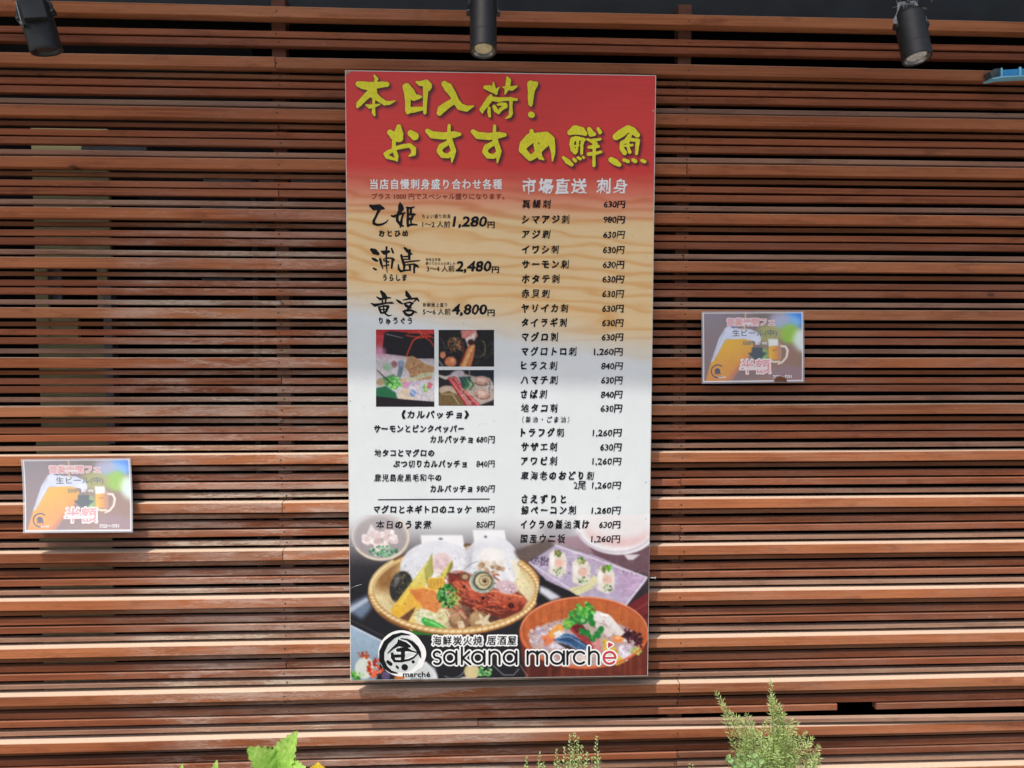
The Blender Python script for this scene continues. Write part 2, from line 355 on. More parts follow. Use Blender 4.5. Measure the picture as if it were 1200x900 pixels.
# ------------------------------------------------------------------ painting tools for the printed pictures
def smooth(x): return x*x*(3-2*x)
class Canvas:
    def __init__(s, x0, y0, x1, y1, ss, col=(255, 255, 255)):
        s.x0, s.y0, s.ss = x0, y0, ss; s.W = int((x1-x0)*ss)+1; s.H = int((y1-y0)*ss)+1
        s.X, s.Y = np.meshgrid(x0+np.arange(s.W)/ss, y0+np.arange(s.H)/ss)
        s.a = np.ones((s.H, s.W, 3))*np.array(col)/255.
    def noise(s, sx, sy=None, seed=0, oct=3):
        sy = sy or sx; r = np.random.default_rng(seed); out = np.zeros((s.H, s.W)); amp = 1; tot = 0
        for o in range(oct):
            gx = (s.X-s.x0)/sx*2**o; gy = (s.Y-s.y0)/sy*2**o
            g = r.random((int(gy.max())+3, int(gx.max())+3)); ix = gx.astype(int); iy = gy.astype(int)
            fx = smooth(gx-ix); fy = smooth(gy-iy)
            v = (g[iy, ix]*(1-fx)+g[iy, ix+1]*fx)*(1-fy)+(g[iy+1, ix]*(1-fx)+g[iy+1, ix+1]*fx)*fy
            out += v*amp; tot += amp; amp *= .5
        return out/tot
    def blurm(s, m, r):
        k = int(max(1, r*s.ss)); 
        for _ in range(2):
            for ax in (0, 1):
                p = np.concatenate([np.repeat(m.take([0], ax), k+1, ax), m, np.repeat(m.take([-1], ax), k, ax)], ax)
                c = np.cumsum(p, ax); n = m.shape[ax]
                m = (c.take(range(2*k+1, 2*k+1+n), ax)-c.take(range(0, n), ax))/(2*k+1)
        return m
    def ell(s, cx, cy, rx, ry=None, rot=0, soft=1.):
        ry = ry or rx; c, n = math.cos(rot), math.sin(rot); dx = s.X-cx; dy = s.Y-cy
        u = (dx*c+dy*n)/rx; v = (-dx*n+dy*c)/ry; d = (1-np.sqrt(u*u+v*v))*min(rx, ry)
        return np.clip(d/soft+.5, 0, 1)
    def poly(s, pts, soft=.8):
        ins = np.zeros(s.X.shape, bool); n = len(pts)
        for i in range(n):
            (xa, ya), (xb, yb) = pts[i], pts[(i+1) % n]
            if ya == yb: continue
            c = ((ya > s.Y) != (yb > s.Y)) & (s.X < (xb-xa)*(s.Y-ya)/(yb-ya)+xa); ins ^= c
        return s.blurm(ins.astype(float), soft*.5) if soft*s.ss*.5 >= 1 else ins.astype(float)
    def dist(s, pts):
        d = np.full(s.X.shape, 1e9)
        for a, b in zip(pts[:-1], pts[1:]):
            ax, ay, aw = a; bx, by, bw = b; ex, ey_ = bx-ax, by-ay; l = ex*ex+ey_*ey_+1e-9
            t = np.clip(((s.X-ax)*ex+(s.Y-ay)*ey_)/l, 0, 1)
            d = np.minimum(d, np.hypot(s.X-ax-t*ex, s.Y-ay-t*ey_)-(aw+(bw-aw)*t)/2)
        return d
    def stroke(s, pts, w=None, soft=.8):
        if w is not None: pts = [(p[0], p[1], w) for p in pts]
        xs = [p[0] for p in pts]; ys = [p[1] for p in pts]; W = max(p[2] for p in pts)+2
        ix0 = max(0, int((min(xs)-W-s.x0)*s.ss)); ix1 = min(s.W, int((max(xs)+W-s.x0)*s.ss)+2)
        iy0 = max(0, int((min(ys)-W-s.y0)*s.ss)); iy1 = min(s.H, int((max(ys)+W-s.y0)*s.ss)+2)
        m = np.zeros(s.X.shape)
        if ix1 <= ix0 or iy1 <= iy0: return m
        sub = Canvas.__new__(Canvas); sub.X = s.X[iy0:iy1, ix0:ix1]; sub.Y = s.Y[iy0:iy1, ix0:ix1]
        m[iy0:iy1, ix0:ix1] = np.clip(-sub.dist(pts)/soft+.5, 0, 1); return m
    def put(s, m, col, al=1., col2=None, t=None):
        c = np.array(col)/255.
        if col2 is not None: c = c*(1-t[..., None])+np.array(col2)/255.*t[..., None]
        m = (np.clip(m, 0, 1)*al)[..., None]; s.a = s.a*(1-m)+c*m
    def mul(s, m, f): s.a = s.a*(1-np.clip(m, 0, 1)[..., None]*(1-np.asarray(f)))
    def dots(s, n, cx, cy, rx, ry, r0, r1, cols, seed=0, al=1., shape=0):
        r = random.Random(seed)
        for _ in range(n):
            a = r.uniform(0, 6.28); q = math.sqrt(r.random()); x = cx+rx*q*math.cos(a); y = cy+ry*q*math.sin(a); rr = r.uniform(r0, r1)
            if shape == 0: s.put(s.stroke([(x, y, rr*2), (x+.1, y, rr*2)], soft=.7), r.choice(cols), al)
            else:
                an = r.uniform(0, 6.28) if shape == 1 else r.gauss(shape, .35)
                l = rr*3; s.put(s.stroke([(x-l*math.cos(an), y-l*math.sin(an), rr), (x+r.uniform(-1, 1), y+r.uniform(-1, 1), rr*1.3), (x+l*math.cos(an), y+l*math.sin(an), rr*.4)], soft=.6), r.choice(cols), al)
    def sample(s, u, v):
        gx = np.clip((u-s.x0)*s.ss, 0, s.W-1.001); gy = np.clip((v-s.y0)*s.ss, 0, s.H-1.001); ix = gx.astype(int); iy = gy.astype(int)
        fx = (gx-ix)[..., None]; fy = (gy-iy)[..., None]; a = s.a
        return (a[iy, ix]*(1-fx)+a[iy, ix+1]*fx)*(1-fy)+(a[iy+1, ix]*(1-fx)+a[iy+1, ix+1]*fx)*fy
def printmat(name, rough=.4, spec=.5, bright=1.0):
    m, nt, b = newmat(name); at = N(nt, 'ShaderNodeVertexColor', layer_name='print')
    n = noise(nt, N(nt, 'ShaderNodeNewGeometry').outputs['Position'], 9, 5, .6)
    L(nt, mix(nt, 1., at.outputs[0], ramp(nt, n, [(.3, (.93, .93, .92)), (.7, (1, 1, 1))]), 'MULTIPLY'), b.inputs['Base Color'])
    bump(nt, b, noise(nt, N(nt, 'ShaderNodeNewGeometry').outputs['Position'], 5, 2), .35, .004)
    b.inputs['Roughness'].default_value = rough; b.inputs['Specular IOR Level'].default_value = spec
    return m
M_print = printmat('printed_vinyl', .42, .35)
M_printlam = printmat('laminated_print', .22, .6)
def picture(name, corners, nu, nv, canvas, mat, parent, shape=None, gain=1.0):
    """grid between four 3-D corners (tl, tr, br, bl), coloured from the canvas"""
    tl, tr, br, bl = [np.array(c, float) for c in corners]
    s, t = np.meshgrid(np.linspace(0, 1, nu+1), np.linspace(0, 1, nv+1)); s_ = s[..., None]; t_ = t[..., None]
    Pt = tl*(1-s_)*(1-t_)+tr*s_*(1-t_)+br*s_*t_+bl*(1-s_)*t_
    if shape is not None: Pt = shape(Pt, s, t)
    P = Pt.reshape(-1, 3); u, v = canvas.uv(Pt, s, t) if hasattr(canvas, 'uv') else proj(P)
    col = lin(np.clip(canvas.sample(np.asarray(u).reshape(-1), np.asarray(v).reshape(-1)), 0, 1))*gain
    me = bpy.data.meshes.new(name); i = np.arange(nu*nv); r = i//nu; c = i % nu; a = r*(nu+1)+c
    quads = np.stack([a, a+nu+1, a+nu+2, a+1], 1)
    me.vertices.add(len(P)); me.vertices.foreach_set('co', P.ravel())
    me.loops.add(quads.size); me.loops.foreach_set('vertex_index', quads.ravel().astype(np.int32))
    me.polygons.add(len(quads)); me.polygons.foreach_set('loop_start', (np.arange(len(quads))*4).astype(np.int32))
    me.update(calc_edges=True); me.validate()
    ca = me.color_attributes.new('print', 'FLOAT_COLOR', 'POINT')
    ca.data.foreach_set('color', np.concatenate([col, np.ones((len(col), 1))], 1).ravel().astype(np.float32))
    o = link(name, me, mat); unparent_fix(o, parent)
    return o

# ---- shapes as distance fields -> flat meshes (for brush lettering and the logo)
def field_mesh(name, fx0, fy0, fx1, fy1, res, func, to3, mat, parent, thr=0., rough=0., seed=0):
    c = Canvas(fx0, fy0, fx1, fy1, res); F = func(c)-thr
    if rough: F = F+(c.noise(2.2, seed=seed, oct=3)-.5)*rough*2
    H, W = F.shape; V = []; FA = []; vid = {}
    def vert(x, y):
        k = (round(x, 3), round(y, 3))
        if k not in vid: vid[k] = len(V); V.append(k)
        return vid[k]
    ins = F < 0; full = ins[:-1, :-1] & ins[1:, :-1] & ins[:-1, 1:] & ins[1:, 1:]
    anyi = ins[:-1, :-1] | ins[1:, :-1] | ins[:-1, 1:] | ins[1:, 1:]; part_ = anyi & ~full
    for j in range(H-1):
        row = full[j]; d = np.diff(np.concatenate([[0], row.astype(int), [0]])); st = np.where(d == 1)[0]; en = np.where(d == -1)[0]
        for a, b in zip(st, en): FA.append((vert(a, j), vert(a, j+1), vert(b, j+1), vert(b, j)))
    for j, i in zip(*np.where(part_)):
        cs = [(i, j), (i, j+1), (i+1, j+1), (i+1, j)]; fv = [F[y, x] for x, y in cs]; poly = []
        for q in range(4):
            a, b = cs[q], cs[(q+1) % 4]; fa, fb = fv[q], fv[(q+1) % 4]
            if fa < 0: poly.append(a)
            if (fa < 0) != (fb < 0):
                t = fa/(fa-fb); poly.append((a[0]+(b[0]-a[0])*t, a[1]+(b[1]-a[1])*t))
        if len(poly) >= 3:
            f = [vert(*p) for p in poly]; f = [x for n_, x in enumerate(f) if x != f[n_-1]]
            if len(set(f)) >= 3: FA.append(tuple(f))
    if not V: return None
    A = np.array(V); P = to3(fx0+A[:, 0]/res, fy0+A[:, 1]/res)
    return part(name, P, FA, mat, parent)
def strokes_fn(strokes):
    def f(c):
        d = np.full(c.X.shape, 1e9)
        for s in strokes: d = np.minimum(d, c.dist(s))
        return d
    return f
def bounds(strokes, m):
    xs = [p[0] for s in strokes for p in s]; ys = [p[1] for s in strokes for p in s]; return min(xs)-m, min(ys)-m, max(xs)+m, max(ys)+m
def conv(x0, y0, sc, data):            # '|'-separated strokes of x,y,w triples in enlarged pixels
    out = []
    for s in data.replace('\n', ' ').split('|'):
        v = [float(q) for q in s.replace(',', ' ').split()]
        if v: out.append([(x0+v[i]/sc, y0+v[i+1]/sc, v[i+2]/sc) for i in range(0, len(v), 3)])
    for s in out:
        if len(s) == 1: s.append((s[0][0]+.05, s[0][1], s[0][2]))
    return out

# ---- type
FONT_CACHE = {}
def text_meshes(items):                # items: set of (string, offset)
    objs = []
    for s, b in items:
        cu = bpy.data.curves.new('type', 'FONT'); cu.body = s; cu.size = 1; cu.offset = b; cu.resolution_u = 2; cu.fill_mode = 'FRONT' if hasattr(cu, 'fill_mode') else cu.fill_mode
        o = bpy.data.objects.new('type', cu); COL.objects.link(o); objs.append((s, b, o))
    bpy.context.view_layer.update(); dg = bpy.context.evaluated_depsgraph_get()
    for s, b, o in objs:
        me = bpy.data.meshes.new_from_object(o.evaluated_get(dg))
        v = np.zeros(len(me.vertices)*3); me.vertices.foreach_get('co', v); v = v.reshape(-1, 3)[:, :2]
        f = [tuple(p.vertices) for p in me.polygons]; FONT_CACHE[(s, b)] = (v, f); bpy.data.meshes.remove(me)
        cu = o.data; bpy.data.objects.remove(o); bpy.data.curves.remove(cu)
def text_segments(s):
    v, f = FONT_CACHE[(s, 0)]; cnt = {}
    for p in f:
        for a, b in zip(p, p[1:]+p[:1]): k = (min(a, b), max(a, b)); cnt[k] = cnt.get(k, 0)+1
    e = np.array([k for k, n in cnt.items() if n == 1]); return v, e
def field_text(name, s, x0, x1, yc, em, wt, mat, plane, parent, jit=0, skew=0, rough=0, res=5, squeeze=1., seed=0, thr_extra=0., ysc=1.):
    v, e = text_segments(s); v = v.copy()
    if squeeze != 1:
        i = np.floor(v[:, 0]*.999); v[:, 0] = i+.5+(v[:, 0]-i-.5)*squeeze
    mn, mx = v[:, 0].min(), v[:, 0].max()
    x = x0+(v[:, 0]-mn)/(mx-mn)*(x1-x0); y = yc-(v[:, 1]-.36)*em*ysc; x = x+skew*(yc-y)
    if jit:
        dx, dy = vnoise(x*.9, y*.9, seed); x = x+dx*jit; y = y+dy*jit
    m = wt+thr_extra+.8; fx0, fx1, fy0, fy1 = x.min()-m, x.max()+m, y.min()-m, y.max()+m
    A = np.stack([x[e[:, 0]], y[e[:, 0]]], 1); B = np.stack([x[e[:, 1]], y[e[:, 1]]], 1)
    def fn(c):
        d = np.full(c.X.shape, 9.); ins = np.zeros(c.X.shape, bool)
        for (ax, ay), (bx_, by_) in zip(A, B):
            i0 = max(0, int((min(ax, bx_)-m-1.5-fx0)*res)); i1 = int((max(ax, bx_)+m+1.5-fx0)*res)+2
            X = c.X[:, i0:i1]; Y = c.Y[:, i0:i1]; ex_, ey2 = bx_-ax, by_-ay
            t = np.clip(((X-ax)*ex_+(Y-ay)*ey2)/(ex_*ex_+ey2*ey2+1e-12), 0, 1)
            d[:, i0:i1] = np.minimum(d[:, i0:i1], np.hypot(X-ax-t*ex_, Y-ay-t*ey2))
            if ay != by_:
                r0 = c.Y[:, 0]; rr = np.where((r0 >= min(ay, by_)) & (r0 < max(ay, by_)))[0]
                for j in rr:
                    xc = (bx_-ax)*(r0[j]-ay)/(by_-ay)+ax; k = int(math.ceil((xc-fx0)*res)); ins[j, :max(0, k)] ^= True
        F = np.where(ins, -d, d)
        if rough and len(s) > 1 and all(ord(ch) > 0x2000 for ch in s):   # kana are brushed heavier than the dense kanji
            n_ = len(s); wts = np.array([.20 if ord(ch) < 0x3100 else -.06 for ch in s])*min(1, em/11)
            ci = np.clip(((c.X-x0)/(x1-x0)*n_).astype(int), 0, n_-1); F = F-wts[ci]*1.0
        return F
    return field_mesh(name, fx0, fy0, fx1, fy1, res, fn, plane, mat, parent, thr=wt+thr_extra, rough=rough, seed=seed)
def vnoise(x, y, seed):
    r = np.random.default_rng(seed); a = r.uniform(0, 6.28, 6)
    return np.sin(x*1.1+y*.7+a[0])*.5+np.sin(x*.6-y*1.3+a[1])*.5+np.sin(x*2.3+y*1.9+a[2])*.3, np.sin(x*.9-y*1.1+a[3])*.5+np.sin(x*1.4+y*.5+a[4])*.5+np.sin(x*2.0-y*2.4+a[5])*.3
def lay_text(s, b, x0, x1, yc, em, jit=0, skew=0, slope=0, ysc=1.0, seed=0):
    v, f = FONT_CACHE[(s, b)]; mn, mx = v[:, 0].min(), v[:, 0].max()
    x = x0+(v[:, 0]-mn)/(mx-mn)*(x1-x0); y = yc-(v[:, 1]-.36)*em*ysc
    x = x+skew*(yc-y); y = y+slope*(x-x0)
    if jit:
        dx, dy = vnoise(x*.9, y*.9, seed); x = x+dx*jit; y = y+dy*jit
    return np.stack([x, y], 1), f

# ------------------------------------------------------------------ the menu sign
YS = -.052
sign = empty('menu_sign', (0, -.03, -.91), 'tall printed menu board with red top, yellow brush title and seafood photo', 'sign')
SC = [P1(404.3, 82, YS), P1(769, 88, YS), P1(759.3, 792.5, YS), P1(410.5, 798, YS)]
bm = bmesh.new()
vs = [bm.verts.new(c) for c in SC]+[bm.verts.new((c.x, -.020, c.z)) for c in SC]
for f in ((3, 2, 1, 0), (4, 5, 6, 7), (0, 1, 5, 4), (1, 2, 6, 5), (2, 3, 7, 6), (3, 0, 4, 7)): bm.faces.new([vs[i] for i in f])
bmesh.ops.recalc_face_normals(bm, faces=bm.faces[:]); bmesh.ops.bevel(bm, geom=bm.edges[:], offset=.0012, segments=2, affect='EDGES')
me = bpy.data.meshes.new('panel'); bm.to_mesh(me); bm.free(); o = link('panel', me, M_board); unparent_fix(o, sign)
for z in (-.8, -.3, .3, .8):
    part('batten', *box_vf(-.42, .42, -.0195, -.001, z-.02, z+.02), M_post, sign)
def lay(n): return YS-.0004*n
def to3(n, plane=None):
    Y = lay(n)
    return lambda u, v: ray(np.asarray(u), np.asarray(v), Y)

# brush lettering of the title, traced from the sign
honjitsu = conv(410, 85, 12, """345,45,22 375,90,42 350,150,28|120,162,72 180,178,100 270,192,112 350,182,90 450,168,78 520,166,62|320,190,90 330,270,100 320,330,60
|290,280,90 200,365,76 130,440,72 110,478,36|330,300,90 400,368,72 490,428,60 560,428,42 638,397,7|335,380,32 335,480,32 332,560,44 348,600,22|230,457,18 280,480,50 350,467,42 420,448,10
|785,200,80 812,300,88 815,400,70 815,500,70 815,560,46|800,195,84 855,280,110 900,350,88 960,345,58 1000,342,24|820,532,78 900,522,74 1010,508,48
|940,135,24 990,155,62 1070,150,94 1108,190,96 1098,228,66|1065,170,70 1065,300,60 1055,450,48 1055,565,40""")
iru = conv(400, 75, 6, "725,140,38 750,165,58 785,215,44 805,260,42 835,300,46 880,314,38 930,295,5|788,262,40 750,285,44 705,318,52 690,345,34")
ka = conv(555, 85, 13.85, """190,240,56 260,256,90 335,290,86 365,335,44|322,165,16 325,235,50|412,240,10 372,290,50|545,75,22 565,130,76 558,200,72 540,265,66 512,345,16|475,238,12 545,250,60 620,258,66 700,224,20
|280,375,40 262,430,92 200,520,84 135,605,70 142,648,26|252,575,38 250,640,46 262,712,32|310,425,60 400,442,72 500,432,52 600,428,52 700,440,28|606,450,50 605,560,40 605,660,58 588,708,44 520,745,8
|332,552,50 362,610,60 405,648,46|392,520,24 450,512,46 512,522,60 530,550,42 450,588,52 412,642,36""")
ex = conv(555, 85, 13.85, "905,168,50 1018,176,52|930,190,112 936,300,102 926,420,84 924,505,66 932,538,26|1005,200,66 965,282,56|930,682,88 948,690,86")
osusu = conv(400, 75, 6, """342,482,36 372,505,56 405,520,56 425,522,16|404,440,28 402,490,66|372,530,26 368,580,22 366,608,20|368,602,20 330,622,30 308,632,20 322,652,26 392,676,10|374,610,26 388,650,26 391,682,7|372,594,24 430,580,28 480,572,26 508,596,32 508,630,30 478,646,8|488,487,40 515,507,54
|606,471,28 640,498,46 720,506,46 795,496,42 830,494,22|758,432,18 756,485,20|758,520,36 772,560,32 788,610,34 782,650,24 777,690,5|752,552,30 702,580,36 688,612,32 712,642,34 752,646,28 784,622,32
|926,475,28 960,502,46 1040,510,46 1110,500,42 1150,498,22|1078,436,18 1076,489,20|1078,524,36 1092,564,32 1108,614,34 1102,654,24 1097,694,5|1072,556,30 1022,584,36 1008,616,32 1032,646,34 1072,650,28 1104,626,32""")
meg = conv(580, 75, 6, """257,470,22 262,510,50|248,525,70 205,565,58 192,602,46 228,642,40 248,662,36 284,640,40 318,598,40 345,560,60|245,525,60 300,518,68 360,508,60 388,532,60 404,580,38 410,630,24 404,682,5|288,566,30 302,612,40 318,655,30 343,672,7""")
sakana = conv(650, 140, 10, """180,152,58 240,122,100 310,134,90 358,166,46|212,232,52 198,290,46 214,350,52 240,388,38|245,222,50 268,240,40|272,240,30 266,300,24 256,380,22|332,232,36 318,300,30 316,398,26|215,312,16 280,302,16|270,217,34 345,237,32
|100,445,26 150,490,54 200,530,36|222,465,26 242,484,34|272,446,22 300,462,28|335,440,22 342,450,20|405,115,46 430,165,66 462,172,40|508,108,30 532,150,40
|380,232,18 430,250,34 535,230,22|402,326,26 450,322,40 512,314,28|396,406,36 460,402,36 545,380,22|460,240,34 466,320,34 460,420,28 460,500,32 460,540,30|440,262,28 482,284,38
|722,202,76 790,155,88 860,105,70 912,132,78 970,182,54|878,192,46 838,252,46 790,275,46 785,340,46 820,390,50|860,260,28 862,330,26 880,382,36|975,250,44 966,320,38 960,400,26|870,234,36 980,244,34|792,312,20 910,300,22
|662,472,58 710,500,68 758,530,42|812,474,32 860,492,34|918,474,34 945,490,38|1022,480,32 1055,494,34""")
kanji = {'title_lettering': honjitsu+iru+ka+ex+osusu+meg+sakana}
otohime = conv(430, 225, 16.36, """70,265,50 140,298,104 235,290,104 300,310,56 334,320,14|240,330,62 190,430,36 132,550,44 130,602,48 200,632,38 290,620,34 370,580,22 405,530,6
|635,210,22 645,270,90 652,320,108 642,370,60|618,380,60 580,460,50 582,550,50 640,620,48 692,655,26|465,455,22 520,470,44 600,430,40 730,398,22|702,410,28 670,500,34 652,600,50 640,672,24
|780,300,40 785,450,40 780,560,44 785,655,36|760,298,26 830,308,38 905,288,20|800,430,40 900,430,42 926,430,22|845,310,38 840,420,38|890,440,34 850,520,48 790,512,38|845,530,24 845,612,24|785,640,38 880,622,34 960,630,18""")
urashima = conv(430, 285, 17.14, """92,130,56 150,168,110 225,214,52|110,305,30 156,330,54 205,355,38|130,505,26 180,530,32|265,320,44 285,400,48 320,510,14|300,165,36 350,188,80 440,168,46|395,80,34 388,200,28 390,350,24 395,480,20 405,588,10|495,106,26 525,190,32
|330,320,16 430,298,24 500,300,28 545,332,32|520,322,48 505,420,34 495,495,30|335,350,18 430,375,34|340,455,18 440,435,24|755,96,36 810,150,62 860,200,40 915,220,14|690,240,38 702,300,44 735,400,48 750,460,48 740,540,28|850,150,60 850,320,36|740,268,22 820,266,26|740,325,18 840,320,20
|740,386,28 900,362,24 1055,350,16|760,440,22 950,420,28 1010,460,48 1040,490,10|960,440,48 945,520,34 950,590,30|630,430,16 640,520,42 680,565,38 770,545,28 870,540,22|862,470,46 870,540,30""")
ryugu = conv(430, 335, 17.14, """285,115,42 330,170,80 360,230,90 380,262,36|200,225,20 260,265,44 400,240,34 475,240,14|308,280,28 315,350,24|378,270,28 370,350,28|85,350,10 160,390,58 250,370,40 400,345,24 500,340,36 538,350,8|245,430,42 260,490,38 285,540,36|240,430,26 330,402,22 430,410,42|420,430,48 395,500,38 360,540,34 280,542,28|335,400,22 335,500,22 370,560,28 430,602,22 500,585,4|260,475,18 400,470,18
|790,115,36 815,180,80 860,230,60 900,270,20|600,285,26 650,320,48 710,360,24|730,285,16 850,260,28 1000,250,34 1040,300,24|1000,262,28 940,320,16|750,355,26 790,400,54 850,430,48 890,440,16|770,350,22 860,330,28 920,350,34|900,360,38 850,430,38|850,440,34 790,490,22|730,510,26 780,570,50 830,590,50 900,580,38|760,500,34 880,490,38 990,530,26|930,542,38 880,590,32""")

# the printed artwork
art = Canvas(400, 78, 774, 802, 1.6, (224, 230, 229))
ramp_y = lambda a, b: np.clip((art.Y-a)/(b-a), 0, 1)
wv = art.noise(120, 26, 3, 3); wv2 = art.noise(60, 8, 5, 3); dist_y = art.Y+art.X*-.07+44*(wv-.5)+0*wv2
gr = (.5+.5*np.sin(dist_y*.42+3*art.noise(160, 70, 9, 2)))**1.5; gr2 = .5+.5*np.sin(dist_y*1.26+2); fibre = art.noise(40, 1.3, 12, 2)
woodc = np.array([240, 209, 158])/255.; woodd = np.array([228, 168, 98])/255.
k = .85*np.clip(.62*gr**2+.2*gr2*gr+.28*(fibre-.5)+.25*(wv-.4), 0, 1)[..., None]; wc = woodc*(1-k)+woodd*k
fade_low = np.clip((art.Y+ .16*(580-art.X)+14*(wv-.5)-356)/42, 0, 1)[..., None]
base = wc*(1-fade_low)+np.array([224, 229, 230])/255.*fade_low
redm = np.clip(1-(art.Y-.03*(art.X-580)-196)/62, 0, 1)[..., None]**1.05
red = np.array([218, 62, 56])/255.*np.ones_like(base); red = red*(1-.05*(fibre[..., None]-.5))
art.a = base*(1-redm)+red*redm
art.put(art.blurm((redm[..., 0] > .02)*(redm[..., 0] < .9)*gr**3, 1.5), (190, 90, 60), .22)
r = np.random.default_rng(2)
def stroke_fast(dst, strokes, dx, dy, grow):
    for s in strokes:
        dst[:] = np.maximum(dst, art.stroke([(x+dx, y+dy, w+grow) for x, y, w in s], soft=1.2))
allt = kanji['title_lettering']
m = np.zeros(art.X.shape); stroke_fast(m, allt, 2.6, 3.0, 1.2); art.put(art.blurm(m, 1.5), (62, 18, 44), .78)
m = np.zeros(art.X.shape); stroke_fast(m, allt, .7, .9, 1.4); art.put(art.blurm(m, .6), (70, 40, 20), .75)
art.put(art.poly([(404, 606), (700, 606), (775, 640), (775, 700), (404, 700)], .8)*np.clip((art.Y-590)/50, 0, 1), (170, 172, 176), .5)
for i in range(70):                     # scuffs and dirt specks on the print
    x, y = r.uniform(412, 758), r.uniform(210, 640); art.put(art.stroke([(x, y, r.uniform(.5, 1.3)), (x+r.uniform(-1, 1), y+r.uniform(-.6, .6), .5)]), (120, 110, 100), r.uniform(.15, .5))
for (x, y) in ((404, 300), (404, 560), (769, 250)):
    pass
for i in range(9):
    x, y = r.uniform(430, 750), r.uniform(480, 610); art.put(art.stroke([(x, y, .6), (x+r.uniform(6, 16), y+r.uniform(-2, 2), .4)]), (186, 188, 188), .6)
def signpatch(name, u0, v0, u1, v1, step, canvas, n, mat=M_print):
    c = [ray(u, v, lay(n)) for u, v in ((u0, v0), (u1, v0), (u1, v1), (u0, v1))]
    return picture(name, c, int((u1-u0)/step), int((v1-v0)/step), canvas, mat, sign)
cn = [ray(u, v, lay(1)) for u, v in ((405.1, 83.1), (768.0, 89.0), (758.4, 791.6), (411.4, 796.9))]
picture('printed_face', cn, 250, 480, art, M_print, sign)
# worn corner where the print has come away
part('worn_corner', [P1(405.2, 83.2, lay(2)), P1(412, 83.3, lay(2)), P1(410.5, 84.6, lay(2)), P1(406.8, 87.4, lay(2)), P1(405.3, 88.4, lay(2))], [(0, 4, 3, 2, 1)], plain('bare_plywood', (.36, .27, .15, 1), .8, var=.3, scale=200), sign)

M_yell = plain('yellow_print', (.80, .74, .045, 1), .45, var=.10, scale=140)
M_ink = plain('black_print', (.011, .012, .014, 1), .45, var=.2, scale=200)
M_brown = plain('dark_red_print', (.24, .035, .025, 1), .45, var=.1)
M_white = plain('white_print', (.86, .86, .84, 1), .45, var=.04, scale=90)
M_redp = plain('red_print', (.55, .05, .07, 1), .45, var=.08)
M_pink = plain('pink_print', (.80, .33, .36, 1), .35, var=.08, scale=90)
M_grey = plain('grey_print', (.22, .24, .26, 1), .4, var=.1)
for m_ in (M_ink, M_brown, M_redp, M_grey, M_yell): m_.node_tree.nodes['Principled BSDF'].inputs['Specular IOR Level'].default_value = .12
groups_ = [honjitsu, iru, ka, ex, osusu, meg, sakana]
for i, g in enumerate(groups_):
    field_mesh('title_lettering', *bounds(g, 4), 3.2, strokes_fn(g), to3(3), M_yell, sign, thr=.34, rough=.12, seed=i)
for i, g in enumerate((otohime, urashima, ryugu)):
    field_mesh('dish_name_lettering', *bounds(g, 3), 4, strokes_fn(g), to3(3), M_ink, sign, thr=.22, rough=.14, seed=20+i)
def hl(name, x0, x1, y, w, mat, n=3):
    part(name, [P1(x0, y-w/2, lay(n)), P1(x1, y-w/2-.8, lay(n)), P1(x1, y+w/2-.8, lay(n)), P1(x0, y+w/2, lay(n))], [(0, 3, 2, 1)], mat, sign)
hl('divider_line', 443, 574, 585.6, 1.2, M_ink)

T = []   # (name, string, bold, x0, x1, yc, em, jitter, skew, material)
def t(name, s, b, x0, x1, yc, em, jit=0, skew=0, mat=M_ink, ysc=1.): T.append((name, s, b, x0, x1, yc, em, jit, skew, mat, ysc))
t('heading_lettering', '当店自慢刺身盛り合わせ各種', .032, 434, 588, 216, 12.6, 0, 0, M_white)
t('note_lettering', 'プラス 1000 円でスペシャル盛りになります。', .012, 435.5, 591, 230.3, 7.8, 0, 0, M_brown)
t('heading_lettering', '市場直送', .045, 612, 687, 218.5, 17, 1.1, .08, M_white, 1.08)
t('heading_lettering', '刺身', .045, 700, 735, 218.5, 17, 1.1, .08, M_white, 1.08)
t('reading_lettering', 'おとひめ', .03, 444, 478, 273.5, 8.6, .5)
t('reading_lettering', 'うらしま', .03, 449, 476, 325.5, 8.6, .5)
t('reading_lettering', 'りゅうぐう', .03, 444.5, 482.5, 376, 8.6, .5)
for (a, ax0, ax1, ay, c, cx0, cx1, cy1, p, px0, px1, py, ex0, ex1, eyy) in (
    ('ちょい盛り刺身', 494.5, 528, 253.5, '1〜2 人前', 495, 527.5, 263, '1,280', 531.5, 570.5, 259.3, 571.5, 579.5, 263.5),
    ('開けてからのお楽しみ', 499, 533.5, 308.8, '3〜4 人前', 500, 532.5, 315, '2,480', 535, 575.5, 311.8, 576.5, 584.5, 316),
    ('新鮮極上盛り', 495.5, 524, 357.3, '5〜6 人前', 495.5, 528, 365.5, '4,800', 530.5, 570.5, 362.3, 571.5, 579.5, 366.5)):
    t('note_lettering', a, .01, ax0, ax1, ay, 5.4 if ax1 < 530 else 3.8)
    t('note_lettering', c, .012, cx0, cx1, cy1, 8.2)
    t('price_lettering', p, .05, px0, px1, py, 16.5, .35, .16); t('price_lettering', '円', .05, ex0, ex1, eyy, 8.6)
t('note_lettering', '特性玉手箱', .01, 499, 516, 304.3, 3.8)
